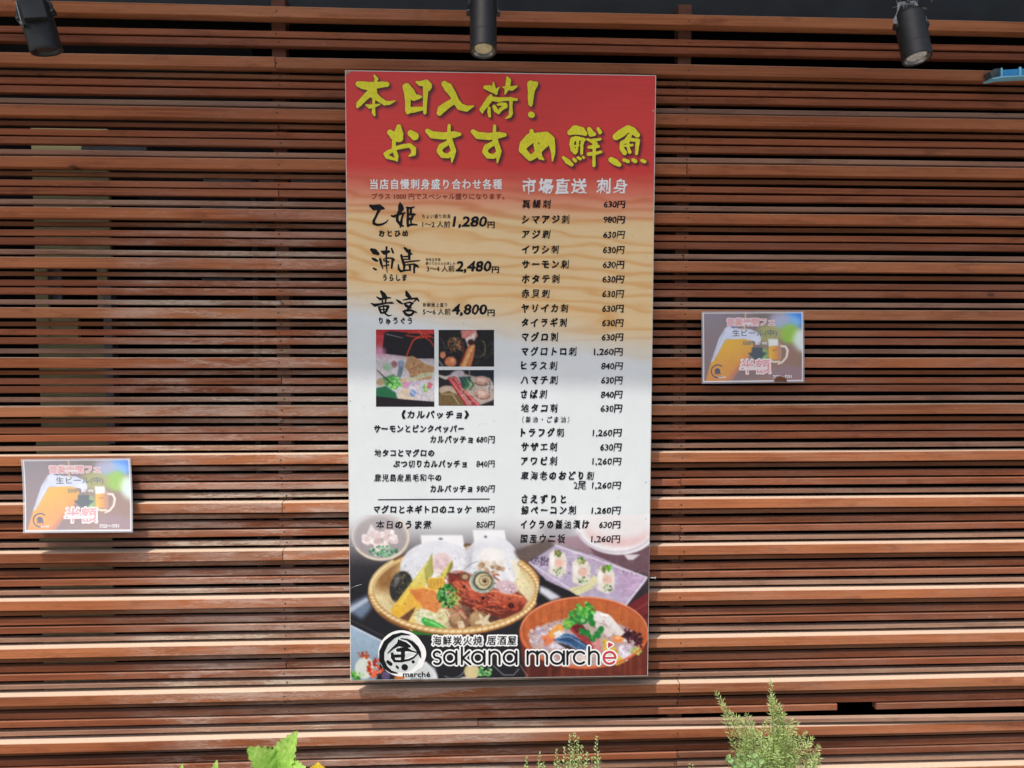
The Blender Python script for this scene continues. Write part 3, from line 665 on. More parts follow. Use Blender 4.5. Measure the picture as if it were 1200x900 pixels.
for s, x0, x1, y, em in (('《カルパッチョ》', 470.5, 549, 486, 10), ('サーモンとピンクペッパー', 438.5, 543.5, 502.6, 9.4), ('カルパッチョ', 504.5, 553.5, 515, 9.2), ('地タコとマグロの', 439, 508.5, 531, 9.2),
        ('ぶつ切りカルパッチョ', 461, 546.5, 543.7, 9.2), ('鹿児島産黒毛和牛の', 439, 517, 560, 9.2), ('カルパッチョ', 504.5, 553, 572.8, 9.2), ('マグロとネギトロのユッケ', 438, 552, 597.2, 9.8), ('本日のうま煮', 441, 505.5, 615, 10.5)):
    t('carpaccio_lettering', s, .036, x0, x1, y, em, .38, .06)
for s, y in (('680円', 515), ('840円', 543.5), ('980円', 572.8), ('800円', 597), ('850円', 614.8)): t('price_lettering', s, .028, 558.5, 579.5, y, 9.4, .4, .1)
items = [('真鯛刺', 612.5, 645, 239.2, '630円'), ('シマアジ刺', 612, 667, 257.2, '980円'), ('アジ刺', 612, 644.5, 274.8, '630円'), ('イワシ刺', 612, 654.5, 292.6, '630円'), ('サーモン刺', 612, 666, 309.8, '630円'),
    ('ホタテ刺', 612, 655.5, 327, '630円'), ('赤貝刺', 611.5, 643.5, 344.2, '630円'), ('ヤリイカ刺', 611.5, 665.5, 361.4, '630円'), ('タイラギ刺', 611.5, 664, 378.2, '630円'), ('マグロ刺', 611.5, 653.5, 395, '630円'),
    ('マグロトロ刺', 611.5, 675, 412, '1,260円'), ('ヒラス刺', 611, 652.5, 428.7, '840円'), ('ハマチ刺', 611, 653, 445.4, '630円'), ('さば刺', 611, 640.5, 462.1, '840円'), ('地タコ刺', 611, 653, 478.3, '630円'),
    ('（醤油・ごま油）', 612, 667, 491.8, None), ('トラフグ刺', 610.8, 660.5, 507, '1,260円'), ('サザエ刺', 611, 652.5, 523.8, '630円'), ('アワビ刺', 611, 652.5, 540.4, '1,260円'), ('車海老のおどり刺', 611, 695.5, 557.6, None),
    ('さえずりと', 611.5, 663, 585, None), ('鯨ベーコン刺', 611, 674.5, 598, '1,260円'), ('イクラの醤油漬け', 610.5, 689.5, 614.7, '630円'), ('国産ウニ板', 610.5, 662, 631.4, '1,260円')]
for i, (s, x0, x1, y, p) in enumerate(items):
    small = s[0] == '（'
    t('menu_item_lettering', s, (.02 if small else .036), x0, x1, y, 7.6 if small else 10.8, .3 if small else .5, .08)
    if p:
        xr = 732.3-(y-239)*.0148; n = len(p)
        t('price_lettering', p, .034, xr-(24.5 if n == 4 else 33.5), xr, y+.2, 10.2, .4, .12)
t('menu_item_lettering', '2尾', .02, 672.5, 686.5, 568.8, 11, .3, .05); t('price_lettering', '1,260円', .034, 694, 727.3, 568.8, 10.2, .4, .12)
# restaurant name line and logo words
PT = []  # poster type, filled below
poster_words = [('営業再開フェ', .06), ('営業再開フェ', .02), ('生ビール(中)', 0.0), ('550円', 0.0), ('(税込・1杯目)', 0.02), ('半額', .09), ('半額', .035), ('7/22〜7/31', .01), ('marché', .0), ('YANAI', .0), ('魚', .05)]
text_meshes(set((x[1], 0) for x in T) | set((w, 0) for w, _ in poster_words) | {('海鮮炭火焼', 0), ('居酒屋', 0)})
from collections import OrderedDict
for i, x in enumerate(T):
    name, st, b, x0, x1, yc, em, jit, skew, mat, ysc = x[:11]
    full = all(ord(ch) > 0x2000 for ch in st); brush = jit > 0
    field_text(name, st, x0, x1, yc, em, b*em*.62, mat, to3(4), sign, jit*.9, skew, (.25 if brush else 0)*min(1, em/11), 5 if em < 12 else 4.4, (.80 if brush and full and em < 12 and 'carp' not in name else .90) if full else 1., i, 0, ysc)
for st, x0, x1, yc in (('海鮮炭火焼', 507, 565, 751), ('居酒屋', 571, 605, 750.6)):
    field_text('white_outline', st, x0, x1, yc, 11.5, .3, M_white, to3(2.6), sign, .3, .05, .1, 4, .93, 3, 1.7)
    field_text('restaurant_lettering', st, x0, x1, yc, 11.5, .18, M_ink, to3(5), sign, .3, .05, .2, 5, .93, 3)
field_text('logo_lettering', 'marché', 472.3, 504, 790, 8.6, .16, M_ink, to3(5), sign, res=6)
field_text('logo_lettering', 'YANAI', 481, 495, 795.4, 3.4, .08, M_grey, to3(5), sign, res=6)
nv = [lathe_vf([(.0022, 0), (.0020, .0010), (.0008, .0014)], 10, Matrix.Translation(P1(u, v, YS-.0004)) @ Matrix.Rotation(math.pi/2, 4, 'X')) for u, v in ((756.6, 565), (756.8, 608), (757.5, 300), (408.5, 250), (410.5, 470), (412.6, 640), (765.5, 130))]
o = part('nail_heads', *merge(nv), M_steel, sign)

# latin logotype built from circles and stems
def arc(cx, cy, r, a0, a1, w, n=22, ry=None):
    ry = ry or r
    return [(cx+r*math.cos(math.radians(a0+(a1-a0)*i/n)), cy+ry*math.sin(math.radians(a0+(a1-a0)*i/n)), w) for i in range(n+1)]
W = 2.5; yb = 778.2; yx = 763.3; yc0 = 770.8
def A_(cx, stem): return [arc(cx, yc0, 7.0, 0, 360, W), [(stem, yx, W), (stem, yb, W)]]
def N_(x0, x1): r_ = (x1-x0)/2; return [[(x0, yx, W), (x0, yb, W)], arc(x0+r_, yx+r_+.2, r_, 180, 360, W), [(x1, yx+r_, W), (x1, yb, W)]]
word = [arc(512.2, 767.0, 3.9, -35, -250, W, 14, 3.6)+[(512.5, 770.6, W)], [(512.5, 770.6, W)]+arc(512.2, 774.4, 4.3, -80, 140, W, 14, 3.8)]
word += A_(527.3, 534.9)+[[(541.2, 758.7, W), (541.2, yb, W)], [(550, 763.8, W), (542.2, 771.3, W), (551.3, 778.6, W)]]
word += A_(560, 567.8)+N_(573.6, 585.4)+A_(597.3, 605.3)
word += N_(618.2, 629.6)[:2]+N_(629.6, 641)+A_(652.6, 660.8)+[[(664.9, yx, W), (664.9, yb, W)], arc(670.5, 769.0, 5.4, 185, 285, W, 10)]
word += [arc(679.5, yc0, 7.0, -45, -315, W)]+[[(690.3, 758.2, W), (690.3, yb, W)]]+N_(690.3, 701.6)[1:]
efin = [arc(714.3, yc0, 6.9, 30, 0-360+35, W)[0:0] or arc(714.3, yc0, 6.9, 40, 360, W), [(707.6, 770.9, 2.1), (721, 770.9, 2.1)]]
acc = [[(713.2, 753.6, 1.5), (713.2, 758.2, 1.5)], [(713.2, 753.6, 1.6), (717.6, 755.2, 1.2)], [(713.2, 758.2, 1.4), (717.6, 755.2, 1.2)], [(714.2, 755.8, 2.6), (715.4, 755.6, 1.4)]]
allw = word+efin+acc
field_mesh('logotype_outline', *bounds(allw, 6), 3, strokes_fn(allw), to3(3), M_white, sign, thr=1.75)
field_mesh('logotype', *bounds(word, 4), 4.5, strokes_fn(word), to3(5), M_ink, sign)
field_mesh('logotype', *bounds(efin+acc, 4), 4.5, strokes_fn(efin+acc), to3(5), M_redp, sign)
# round emblem
def lg(d): return conv(430, 735, 13.85, d)
disc = lg("558,425,750|700,430,520|820,580,200")
field_mesh('emblem_disc', *bounds(disc, 30), 2.5, strokes_fn(disc), to3(2.6), M_white, sign)
field_mesh('emblem_shade', *bounds(lg("560,440,560"), 24), 3, strokes_fn(lg("560,440,590")), to3(3.2), plain('pale_grey_print', (.62, .66, .64, 1), .45, var=.05), sign)
emb = lg("""690,125,8 560,108,34 430,150,58 310,250,72 240,400,74 238,530,74 300,650,58 390,722,34 490,745,10
|555,186,8 650,200,18 730,250,46 805,330,60 850,410,44 872,495,8|515,215,26 540,262,96 620,285,80 690,312,34|500,285,48 420,342,22 340,420,7|500,372,48 570,362,62 650,360,50 720,385,20 820,412,10
|820,430,14 760,490,18 680,530,24 560,552,30 450,550,34 415,490,48 410,430,36|585,370,60 580,540,50|430,470,44 600,462,30|340,562,44 385,598,50|482,635,26 502,660,28|612,650,96|750,562,44""")
halo_e = lg("515,225,60 560,270,130 640,290,110 700,315,70|500,380,90 580,380,110 700,385,60 820,420,50|410,470,90 450,550,70 600,550,60 760,480,50")
field_mesh('emblem_outline', *bounds(halo_e, 8), 3, strokes_fn(halo_e), to3(3.8), M_white, sign)
field_mesh('emblem', *bounds(emb, 5), 4, strokes_fn(emb), to3(5), M_ink, sign, thr=.32)

# ------------------------------------------------------------------ food photograph along the bottom
fd = Canvas(406, 600, 766, 802, 2.2, (224, 230, 229))
Y_, X_ = fd.Y, fd.X
def g3(*st):
    ys = [s[0] for s in st]; return np.stack([np.interp(Y_, ys, [s[1][i] for s in st]) for i in range(3)], -1)/255.
fd.a = g3((600, (224, 230, 229)), (603, (224, 229, 229)), (614, (214, 216, 218)), (630, (176, 174, 178)), (648, (120, 116, 120)), (664, (62, 60, 66)), (690, (40, 40, 48)), (802, (34, 34, 42)))
right = np.clip((X_-590)/40, 0, 1)[..., None]
bgR = g3((600, (224, 230, 229)), (604, (225, 229, 229)), (622, (214, 212, 214)), (640, (168, 158, 162)), (656, (120, 98, 106)), (690, (60, 50, 58)), (802, (40, 34, 40)))
fd.a = fd.a*(1-right)+bgR*right
fd.put(fd.blurm(fd.poly([(400, 712), (431, 697), (436, 712), (424, 726), (408, 716)]), 2.5), (150, 172, 200), .75)
fd.put(fd.blurm(fd.poly([(406, 714), (430, 700), (432, 704), (408, 720)]), 1), (215, 222, 232), .7)
fd.put(fd.poly([(404, 729), (454, 754), (446, 776), (440, 802), (404, 802)], 1), (168, 188, 206), 1, (140, 160, 175), np.clip((Y_-740)/50, 0, 1))
fd.put(fd.stroke([(404, 729.5, 1.4), (454, 754.5, 1.4)]), (225, 232, 238)); fd.put(fd.stroke([(404, 723, .8), (456, 749, .8)]), (130, 130, 140), .7)
fd.put(fd.ell(427, 783, 11, 13, .2, 2), (216, 222, 214)); fd.dots(30, 440, 782, 9, 12, 1.2, 2.2, [(205, 70, 40), (235, 110, 70), (170, 50, 40)], 3); fd.dots(8, 440, 782, 8, 10, .5, .8, [(255, 220, 200)], 4)
fd.dots(16, 418, 792, 8, 6, 1, 2.4, [(110, 180, 80), (170, 215, 130), (60, 130, 60)], 5); fd.put(fd.ell(452, 792, 5, 6, 0, 2), (120, 105, 150), .8)
fd.dots(9, 426, 768, 14, 4, 1, 2, [(150, 50, 40), (190, 90, 50)], 6)
# bowl behind, upper left
fd.put(fd.ell(446, 629, 34, 28, .12, 2), (205, 200, 200), .9); fd.put(fd.ell(446, 631, 31, 25, .12, 4), (172, 164, 166), .8)
fd.put(fd.poly([(426, 634), (435, 614), (445, 630)], 1), (236, 232, 232), .9)
fd.dots(46, 447, 631, 21, 9, 2, 4.2, [(238, 228, 228), (226, 208, 206), (212, 190, 190), (246, 240, 238)], 7); fd.put(fd.poly([(437, 638), (455, 636), (456, 643), (440, 645)], .8), (240, 228, 222))
fd.dots(110, 450, 646, 17, 6.5, .5, 1.3, [(90, 165, 120), (150, 205, 165), (60, 120, 85), (205, 225, 205)], 8)
for w_, c_ in ((3.2, (214, 200, 178)), (1.2, (240, 232, 220))): fd.put(fd.stroke(arc(446, 629, 32.5, -50, 150, w_, 30, 26.5)), c_, .85)
fd.put(fd.stroke(arc(446, 629, 33, 150, 260, 1.6, 20, 27)), (225, 222, 222), .6)
# basket
bx, by, brx, bry = 532.5, 691, 100, 51
fd.put(fd.ell(bx, by, brx+1.5, bry+3, -.05, 1), (118, 84, 52)); fd.put(fd.ell(bx, by, brx, bry, -.05, 1), (222, 194, 140))
inner = fd.ell(bx, by-1, brx-5.5, bry-5, -.05, 1)
fd.put(inner, (236, 226, 190), 1, (206, 176, 124), np.clip(fd.noise(30, 20, 4)*1.4-.6, 0, 1))
wv_ = (np.sin(X_*1.9+Y_*.55) > .35).astype(float)*.5+(np.sin(Y_*2.3-X_*.35) > .3)*.5
fd.mul(inner*fd.blurm(wv_, .4), np.array([.86, .80, .68])); fd.put(inner*np.clip((700-Y_)/14, 0, 1)*np.clip(1.3-np.abs((X_-452)/18), 0, 1), (140, 92, 46), .7)
for i in range(44):
    a = i/44*6.28; fd.put(fd.stroke([(bx+(brx-5)*math.cos(a), by+(bry-4)*math.sin(a)-5*math.cos(a)*.05, .6), (bx+brx*math.cos(a+.02), by+bry*math.sin(a+.02)-5*math.cos(a), .6)]), (150, 108, 64), .6)
fd.put(inner*np.clip((Y_-690)/30, 0, 1)*np.clip((X_-520)/30, 0, 1), (60, 38, 34), .85)
# scallop shells
def shell(cx, cy, rx, ry, ear, seed):
    fd.put(fd.poly([(cx+ear[0], cy-ry-7), (cx+ear[1], cy-ry-7), (cx+ear[1]+3, cy-ry+10), (cx+ear[0]+2, cy-ry+12)], 1), (240, 240, 243))
    m = fd.ell(cx, cy, rx, ry, 0, 1.4); ang = np.arctan2(Y_-(cy-ry), X_-cx); rr = np.hypot(X_-cx, Y_-(cy-ry))/(2*ry)
    fd.put(m, (240, 241, 244), 1, (206, 208, 216), np.clip(.5+.5*np.sin(ang*26), 0, 1)*np.clip(rr*1.1-.2, 0, 1)*.6)
    fd.put(m*fd.noise(14, 10, seed), (190, 192, 204), .35)
shell(513, 666, 44, 32, (-20, 29), 5); shell(576, 662, 33, 34, (-22, 15), 6)
fd.put(fd.blurm(fd.poly([(545, 640), (556, 640), (552, 664), (548, 680)], 1), 1.4), (196, 196, 206), .6)
fd.put(fd.ell(516.5, 631.5, 2.4, 1.2), (120, 120, 125)); fd.put(fd.ell(569, 629, 1.6, 1.4), (100, 100, 105))
fd.put(fd.stroke([(543, 668, .5), (553, 660, .5), (560, 658, .5)]), (110, 100, 100)); fd.put(fd.ell(545, 640, 2, 1.2, .4), (90, 80, 80), .7)
fd.put(fd.ell(518, 661, 13, 13, 0, 3), (228, 208, 208)); fd.dots(18, 519, 663, 9, 9, 2, 4, [(238, 222, 220), (220, 196, 200), (210, 186, 190)], 11, .8)
fd.dots(40, 576, 665, 15, 9, 1.5, 3.6, [(196, 170, 138), (222, 206, 186), (168, 134, 104), (235, 226, 214)], 12, .85)
fd.put(fd.ell(576, 651, 14, 9, 0, 4), (246, 242, 238), .8)
# mussel, bamboo, pumpkin
fd.put(fd.ell(470, 688, 13, 19, .25, 1.5), (58, 58, 56)); fd.dots(70, 472, 683, 10, 13, .4, .9, [(150, 135, 90), (105, 98, 80), (30, 30, 30)], 13); fd.put(fd.blurm(fd.ell(465, 680, 3, 8, .3, 2), 1), (150, 150, 150), .6)
fd.put(fd.poly([(503, 655), (506.5, 648), (508, 672), (490, 700), (466, 726), (459, 722), (458, 714)], .8), (222, 214, 128), 1, (232, 190, 74), np.clip((Y_-675)/40, 0, 1))
fd.put(fd.poly([(506.5, 648), (508, 672), (500, 684), (497, 668)], .8), (170, 168, 98), .8); fd.put(fd.stroke([(502, 658, .8), (482, 690, .8), (462, 715, .8)]), (245, 236, 170), .6)
fd.put(fd.poly([(514, 676), (530, 656), (531, 662), (520, 682)], .6), (214, 206, 112)); fd.put(fd.poly([(526, 664), (530.5, 656), (530, 666), (522, 678)], .6), (150, 150, 80))
fd.put(fd.poly([(502, 677), (520, 676), (524, 690), (500, 694)], .8), (218, 180, 84)); fd.put(fd.stroke([(503, 677.5, 1), (520, 676.5, 1)]), (245, 225, 150))
for xx in (505, 509, 513, 517): fd.put(fd.stroke([(xx, 679, .6), (xx-.5, 690, .6)]), (175, 120, 40), .7)
fd.put(fd.poly([(479, 690), (497, 688), (510, 692), (516, 704), (518, 718), (510, 720), (496, 713), (485, 703)], 1), (226, 162, 98), 1, (206, 122, 66), fd.noise(12, 9, 14))
fd.put(fd.stroke([(479, 690.5, 1.6), (496, 688.5, 1.8), (511, 692, 1.6), (517, 706, 1.4)]), (236, 196, 90)); fd.put(fd.poly([(480, 692), (487, 702), (496, 711), (487, 716), (470, 724), (476, 708)], 1), (230, 186, 86))
fd.put(fd.poly([(466, 726), (487, 711), (484, 720), (476, 733), (466, 728)], 1), (112, 70, 46), .9)
fd.put(fd.poly([(476, 734), (488, 711), (492, 716), (484, 738)], 1), (232, 212, 140)); fd.put(fd.ell(500, 724, 15, 9, .2, 2), (232, 228, 200)); fd.dots(26, 500, 723, 13, 7, 1, 2.6, [(242, 240, 224), (214, 210, 170), (200, 205, 150)], 15, .8)
fd.put(fd.ell(519, 722, 8, 9, .2, 2), (222, 216, 178)); fd.dots(10, 520, 722, 6, 7, 1, 2, [(240, 238, 220), (196, 184, 120)], 16, .8); fd.put(fd.ell(487, 737, 8, 5, .2, 1.4), (214, 180, 100))
fd.put(fd.stroke([(486, 741, 7), (498, 740, 8), (510, 743, 5)]), (58, 130, 56)); fd.put(fd.stroke([(497, 727, 7), (505, 732, 12), (517, 739, 12), (528, 744, 5)]), (74, 176, 80)); fd.put(fd.stroke([(498, 726.5, 2), (508, 730, 2.6), (520, 737, 2)]), (158, 226, 140), .9); fd.put(fd.stroke([(500, 734, 2), (512, 741, 3), (522, 745, 1.5)]), (30, 96, 44), .8)
# shrimp
rr_ = random.Random(8)
fd.put(fd.poly([(524, 672), (545, 670), (570, 690), (600, 690), (617, 700), (612, 716), (590, 726), (556, 716), (538, 706), (526, 688)], 2), (122, 54, 42), .95)
fd.put(fd.stroke([(536, 684, 10), (560, 696, 15), (592, 701, 18), (612, 704, 11)]), (198, 108, 78))
fd.put(fd.blurm(fd.stroke([(560, 700, 5), (590, 708, 7), (612, 709, 5)]), 1.4), (150, 66, 50), .8); fd.put(fd.stroke([(556, 690, 3), (585, 694, 3.4), (612, 699, 2)]), (236, 158, 120), .8)
fd.put(fd.stroke([(556, 712, 3), (580, 706, 6), (604, 712, 8)]), (182, 82, 56)); fd.dots(26, 570, 704, 46, 14, .6, 1.6, [(120, 40, 34), (90, 34, 30), (226, 140, 100)], 17, .7)
for i in range(190):
    x = rr_.uniform(520, 580); y = rr_.uniform(670, 718); l = rr_.uniform(5, 16); an = rr_.uniform(-.2, 1.1)
    fd.put(fd.stroke([(x, y, .9), (x+l*.5*math.cos(an), y+l*.5*math.sin(an)+rr_.uniform(-1, 1), 1), (x+l*math.cos(an), y+l*math.sin(an), .6)], soft=.6), rr_.choice([(204, 92, 68), (222, 126, 94), (140, 48, 40), (234, 160, 126), (96, 36, 32), (176, 76, 58)]), .85)
fd.put(fd.ell(566, 701, 1.8, 1.8), (30, 16, 14)); fd.put(fd.ell(599, 710, 4, 3.4, .4), (80, 30, 26)); fd.put(fd.ell(544, 687, 1.4, 1.2), (30, 20, 18)); fd.put(fd.stroke([(575, 727, .7), (592, 730, .7)]), (190, 110, 80))
for i in range(7): fd.put(fd.stroke([(572+i*6, 691, .6), (569+i*6, 712, .5)]), (150, 58, 40), .6)
# parsley, mushrooms, turban shell
fd.dots(150, 524, 699, 11, 14, .8, 2, [(40, 110, 50), (70, 150, 70), (24, 66, 32), (120, 190, 110)], 18); fd.dots(36, 534, 700, 8, 9, .5, 1, [(186, 190, 96), (214, 206, 130)], 19, .9, 1)
for cx, cy, a in ((538, 728, 0), (561, 727, 1)):
    fd.put(fd.ell(cx, cy, 12, 11, .3, 1.4), (168, 134, 96) if a else (150, 112, 82)); fd.put(fd.ell(cx-4, cy-3, 6, 6, 0, 3), (198, 170, 132), .8)
fd.put(fd.stroke([(529, 722, 3), (540, 717, 4), (545, 724, 3)]), (206, 160, 134)); fd.put(fd.poly([(536, 729), (542, 727), (545, 734), (541, 740), (537, 735)], .6), (226, 208, 176))
for a in range(5): fd.put(fd.stroke([(567, 728, 6), (567+9*math.cos(a*1.256+.4), 728+9*math.sin(a*1.256+.4), 3)]), (224, 208, 178))
fd.put(fd.ell(565, 682, 15, 13, .3, 1.2), (164, 172, 160)); fd.put(fd.ell(566, 681, 11.4, 10.6, 0, 1), (74, 76, 70)); fd.put(fd.ell(566.5, 681, 9.8, 9.2, 0, 1), (214, 204, 170))
sp = [(568+(1+i*.31)*math.cos(i*.55), 681+(1+i*.29)*math.sin(i*.55), 1.1) for i in range(26)]; fd.put(fd.stroke(sp), (120, 96, 62), .9); fd.put(fd.ell(568.5, 681, 2.2, 2), (90, 52, 30))
fd.put(fd.stroke(arc(565, 682, 14, 60, 200, 2, 16, 12)), (200, 208, 190)); fd.put(fd.ell(545, 676, 6, 5, .3, 1), (120, 84, 64)); fd.put(fd.ell(545, 676, 3.5, 3, 0, 1), (186, 160, 130))
fd.put(fd.ell(594, 688, 13, 8, .2, 2), (214, 192, 198)); fd.dots(14, 594, 688, 10, 5, .8, 2, [(236, 224, 228), (196, 160, 172)], 20, .8)
for i in range(13):                    # pale bamboo strips showing on the basket's right side
    fd.put(fd.stroke([(598+i*2.2, 650+i*3.5, 1.2), (608+i*1.4, 690+i*1.8, 1.2)])*inner*(X_ > 596), (238, 230, 196), .8)
for w_, c_, o_ in ((7, (206, 168, 112), 0), (3.6, (230, 204, 152), -.8), (1, (250, 236, 200), -2)): fd.put(fd.stroke(arc(bx, by, 98, -38, 176, w_, 60, 49)), c_, 1)
fd.put(fd.stroke(arc(bx, by, 101, 20, 150, 2, 40, 53)), (150, 96, 54), .8)
for i in range(46):
    a = math.radians(-36+i*4.6); fd.put(fd.stroke([(bx+95*math.cos(a), by+46.5*math.sin(a), .7), (bx+101*math.cos(a+.03), by+52*math.sin(a+.03), .7)]), (158, 108, 60), .7)
fd.put(fd.stroke(arc(bx, by, 98, 176, 222, 6, 20, 48)), (214, 190, 140)); fd.put(fd.stroke(arc(bx, by, 98, 176, 222, 2, 20, 48)), (240, 224, 180))
# dark tray and highlight between basket and tub
fd.put(fd.poly([(634, 674), (682, 694), (684, 702), (640, 710), (628, 706)], 1), (36, 34, 40)); fd.put(fd.blurm(fd.poly([(632, 686), (642, 690), (658, 700), (646, 704), (632, 694)]), 1.6), (226, 228, 236), .95)
# table wood, bowl at top right
fd.put(fd.blurm(fd.poly([(602, 646), (644, 630), (650, 640), (622, 658), (606, 654)]), 1.5), (112, 98, 92), .9); fd.put(fd.blurm(fd.poly([(640, 632), (690, 626), (712, 650), (690, 648), (655, 637)]), 1.5), (170, 142, 154), .8)
fd.put(fd.poly([(690, 640), (766, 640), (766, 676), (755, 672), (700, 655)], 2), (122, 94, 104)); fd.put(fd.ell(652, 622, 20, 9, 0, 6), (150, 150, 156), .55)
fd.put(fd.ell(722, 618, 47, 32, .08, 1.5), (236, 234, 236)); fd.put(fd.ell(723, 622, 38, 19, .06, 4), (226, 196, 196), .85); fd.put(fd.ell(723, 612, 40, 18, .06, 8), (232, 230, 230), .9); fd.put(fd.stroke(arc(722, 617, 45, 10, 165, 3, 30, 30)), (198, 192, 202), .6)
fd.put(fd.poly([(731, 650), (750, 650), (742, 656), (736, 656)], 1), (220, 212, 218))
# purple glass plate with three rolls
pl = [(620, 659), (651, 639), (700, 652), (758, 677), (756, 682), (733, 710), (706, 704), (680, 698.5), (640, 680)]
fd.put(fd.poly(pl, 1), (184, 182, 202), 1, (192, 170, 196), fd.noise(30, 18, 22))
fd.put(fd.poly(pl, 1)*(fd.noise(7, 2.5, 25) > .62), (224, 214, 232), .5); fd.put(fd.poly(pl, 1)*np.clip((X_-700)/50, 0, 1), (200, 156, 194), .28)
fd.dots(60, 634, 658, 13, 6, .5, 1.1, [(90, 76, 110), (60, 50, 70)], 23, .7); fd.dots(50, 725, 672, 30, 4, .4, .8, [(110, 96, 120), (235, 230, 240)], 24, .7)
for a_, b_, w_ in (((651, 639), (758, 676.5), 1.6), ((758, 677), (733, 710), 2), ((620, 659), (680, 698), 1.4), ((733, 710), (680, 698.5), 1.4)): fd.put(fd.stroke([(*a_, w_), (*b_, w_)]), (232, 228, 238), .85)
fd.put(fd.poly([(666, 690), (684, 685), (696, 674), (702, 678), (694, 690), (676, 698)], 1), (222, 218, 176)); fd.put(fd.stroke([(672, 692, 1), (690, 684, 1)]), (190, 186, 130))
for cx, cy in ((653.5, 659), (681, 669), (709.5, 678)):
    fd.put(fd.poly([(cx-10, cy-10), (cx-5, cy-15), (cx+8, cy-11), (cx+11, cy-4), (cx+10, cy+13), (cx+2, cy+18), (cx-10, cy+13)], 1), (228, 222, 214)); fd.put(fd.ell(cx+2, cy+1, 6, 5, 0, 3), (230, 186, 172), .8)
    fd.dots(20, cx+2, cy+11, 7, 4.5, .5, 1.3, [(120, 160, 90), (60, 90, 60), (200, 214, 180)], int(cx), .85); fd.dots(22, cx, cy-11, 5, 4.5, .8, 1.8, [(150, 160, 90), (196, 196, 140), (110, 100, 70), (90, 140, 60)], int(cx)+1, .9); fd.put(fd.ell(cx-6, cy-3, 3, 8, 0, 2), (244, 242, 240), .8)
fd.dots(8, 713, 664, 3, 4, 1, 2, [(110, 190, 50)], 31)
# red tray on the right edge
fd.put(fd.poly([(733, 711), (766, 690), (766, 735), (752, 726)], 1), (126, 44, 48)); fd.put(fd.stroke([(744, 716, 1), (766, 702, 1)]), (180, 110, 110), .7); fd.put(fd.stroke([(752, 726, 2), (766, 714, 2)]), (80, 26, 34), .8)
# wooden tub
ox, oy, orx, ory = 684.5, 741, 75.5, 42
fd.put(fd.poly([(609, 745), (760, 745), (760, 802), (625, 802), (612, 775)], 1), (116, 54, 42)); fd.put(fd.poly([(612, 770), (660, 780), (640, 802), (618, 802)], 3), (92, 40, 36), .8)
fd.put((fd.noise(3, 60, 33) > .55)*(Y_ > 770)*(X_ > 612), (160, 84, 58), .4)
fd.put(fd.ell(ox, oy, orx, ory, .02, 1), (196, 104, 66)); wall = fd.ell(ox, oy+1, orx-2.5, ory-2.5, .02, 1)
fd.put(wall, (200, 118, 70), 1, (168, 84, 48), np.clip(fd.noise(4, 60, 34)*.9+np.clip((Y_-745)/60, -.3, .5), 0, 1))
for xx in (640, 658, 690, 712, 730): fd.put(fd.stroke([(xx, 704, .7), (xx+(xx-684)*-.06, 730, .7)])*wall, (150, 72, 40), .6)
fd.put(fd.stroke(arc(ox, oy, orx-.8, -178, 2, 1.5, 60, ory-.8)), (236, 172, 132), .9); fd.put(fd.stroke(arc(ox, oy, orx-1, 2, 182, 3, 60, ory-1)), (206, 112, 72), 1); fd.put(fd.stroke(arc(ox, oy, orx-2.6, 20, 182, .9, 60, ory-2.6)), (236, 166, 124), .7)
floor = fd.ell(ox, 752, 64, 28, .02, 2); fd.put(floor, (196, 176, 176), .95); 
fd.dots(70, 641, 747, 21, 15, 2, 4.6, [(208, 200, 214), (186, 172, 190), (226, 222, 234), (200, 176, 170)], 40, .75); fd.dots(40, 640, 745, 20, 14, .4, .9, [(250, 250, 255), (150, 130, 150)], 41, .9)
fd.put(fd.blurm(fd.poly([(634, 746), (646, 742), (652, 750), (640, 758)]), 1), (226, 130, 84), .9); fd.put(fd.poly([(642, 742), (654, 731), (662, 734), (658, 742), (646, 748)], 1), (232, 170, 86)); fd.put(fd.poly([(648, 742), (656, 738), (662, 746), (654, 752)], 1), (236, 232, 228))
fd.dots(40, 672, 768, 26, 8, 2, 4, [(216, 196, 190), (190, 160, 160), (226, 214, 208), (206, 150, 120)], 42, .8)
fd.put(fd.poly([(664, 734), (676, 730), (684, 734), (704, 760), (692, 764), (678, 748)], 1), (168, 72, 74)); fd.put(fd.poly([(668, 733), (682, 731), (686, 738), (676, 742)], 1), (118, 36, 44)); fd.put(fd.poly([(690, 745), (700, 742), (706, 764), (698, 766)], 1), (216, 150, 150))
fd.put(fd.poly([(649, 750), (662, 742), (672, 744), (690, 758), (682, 764), (668, 756)], .8), (84, 132, 178)); 
for q in range(4): fd.put(fd.stroke([(656+q*3, 749-q*1.6, 1.1), (668+q*3, 752-q, 1.3), (682+q*2.4, 762-q*1.6, .8)]), (26, 44, 76), .85)
fd.put(fd.stroke([(655, 747, .9), (668, 746, 1), (686, 757, .7)]), (196, 214, 232), .8); fd.put(fd.poly([(650, 752), (666, 756), (680, 764), (668, 762)], 1), (40, 38, 48), .9)
fd.put(fd.stroke([(700, 722, 12), (712, 726, 11), (724, 740, 10), (732, 748, 8)]), (232, 226, 224)); fd.put(fd.stroke([(704, 720, 2.4), (712, 721, 3)]), (250, 248, 246)); fd.put(fd.stroke([(700, 732, 7), (714, 742, 8)]), (222, 212, 208)); fd.put(fd.stroke([(706, 728, .7), (722, 741, .7)]), (190, 176, 176), .8)
def ruffle(cx, cy, rx, ry, n, cols, seed): fd.dots(n, cx, cy, rx, ry, .9, 2.3, cols, seed)
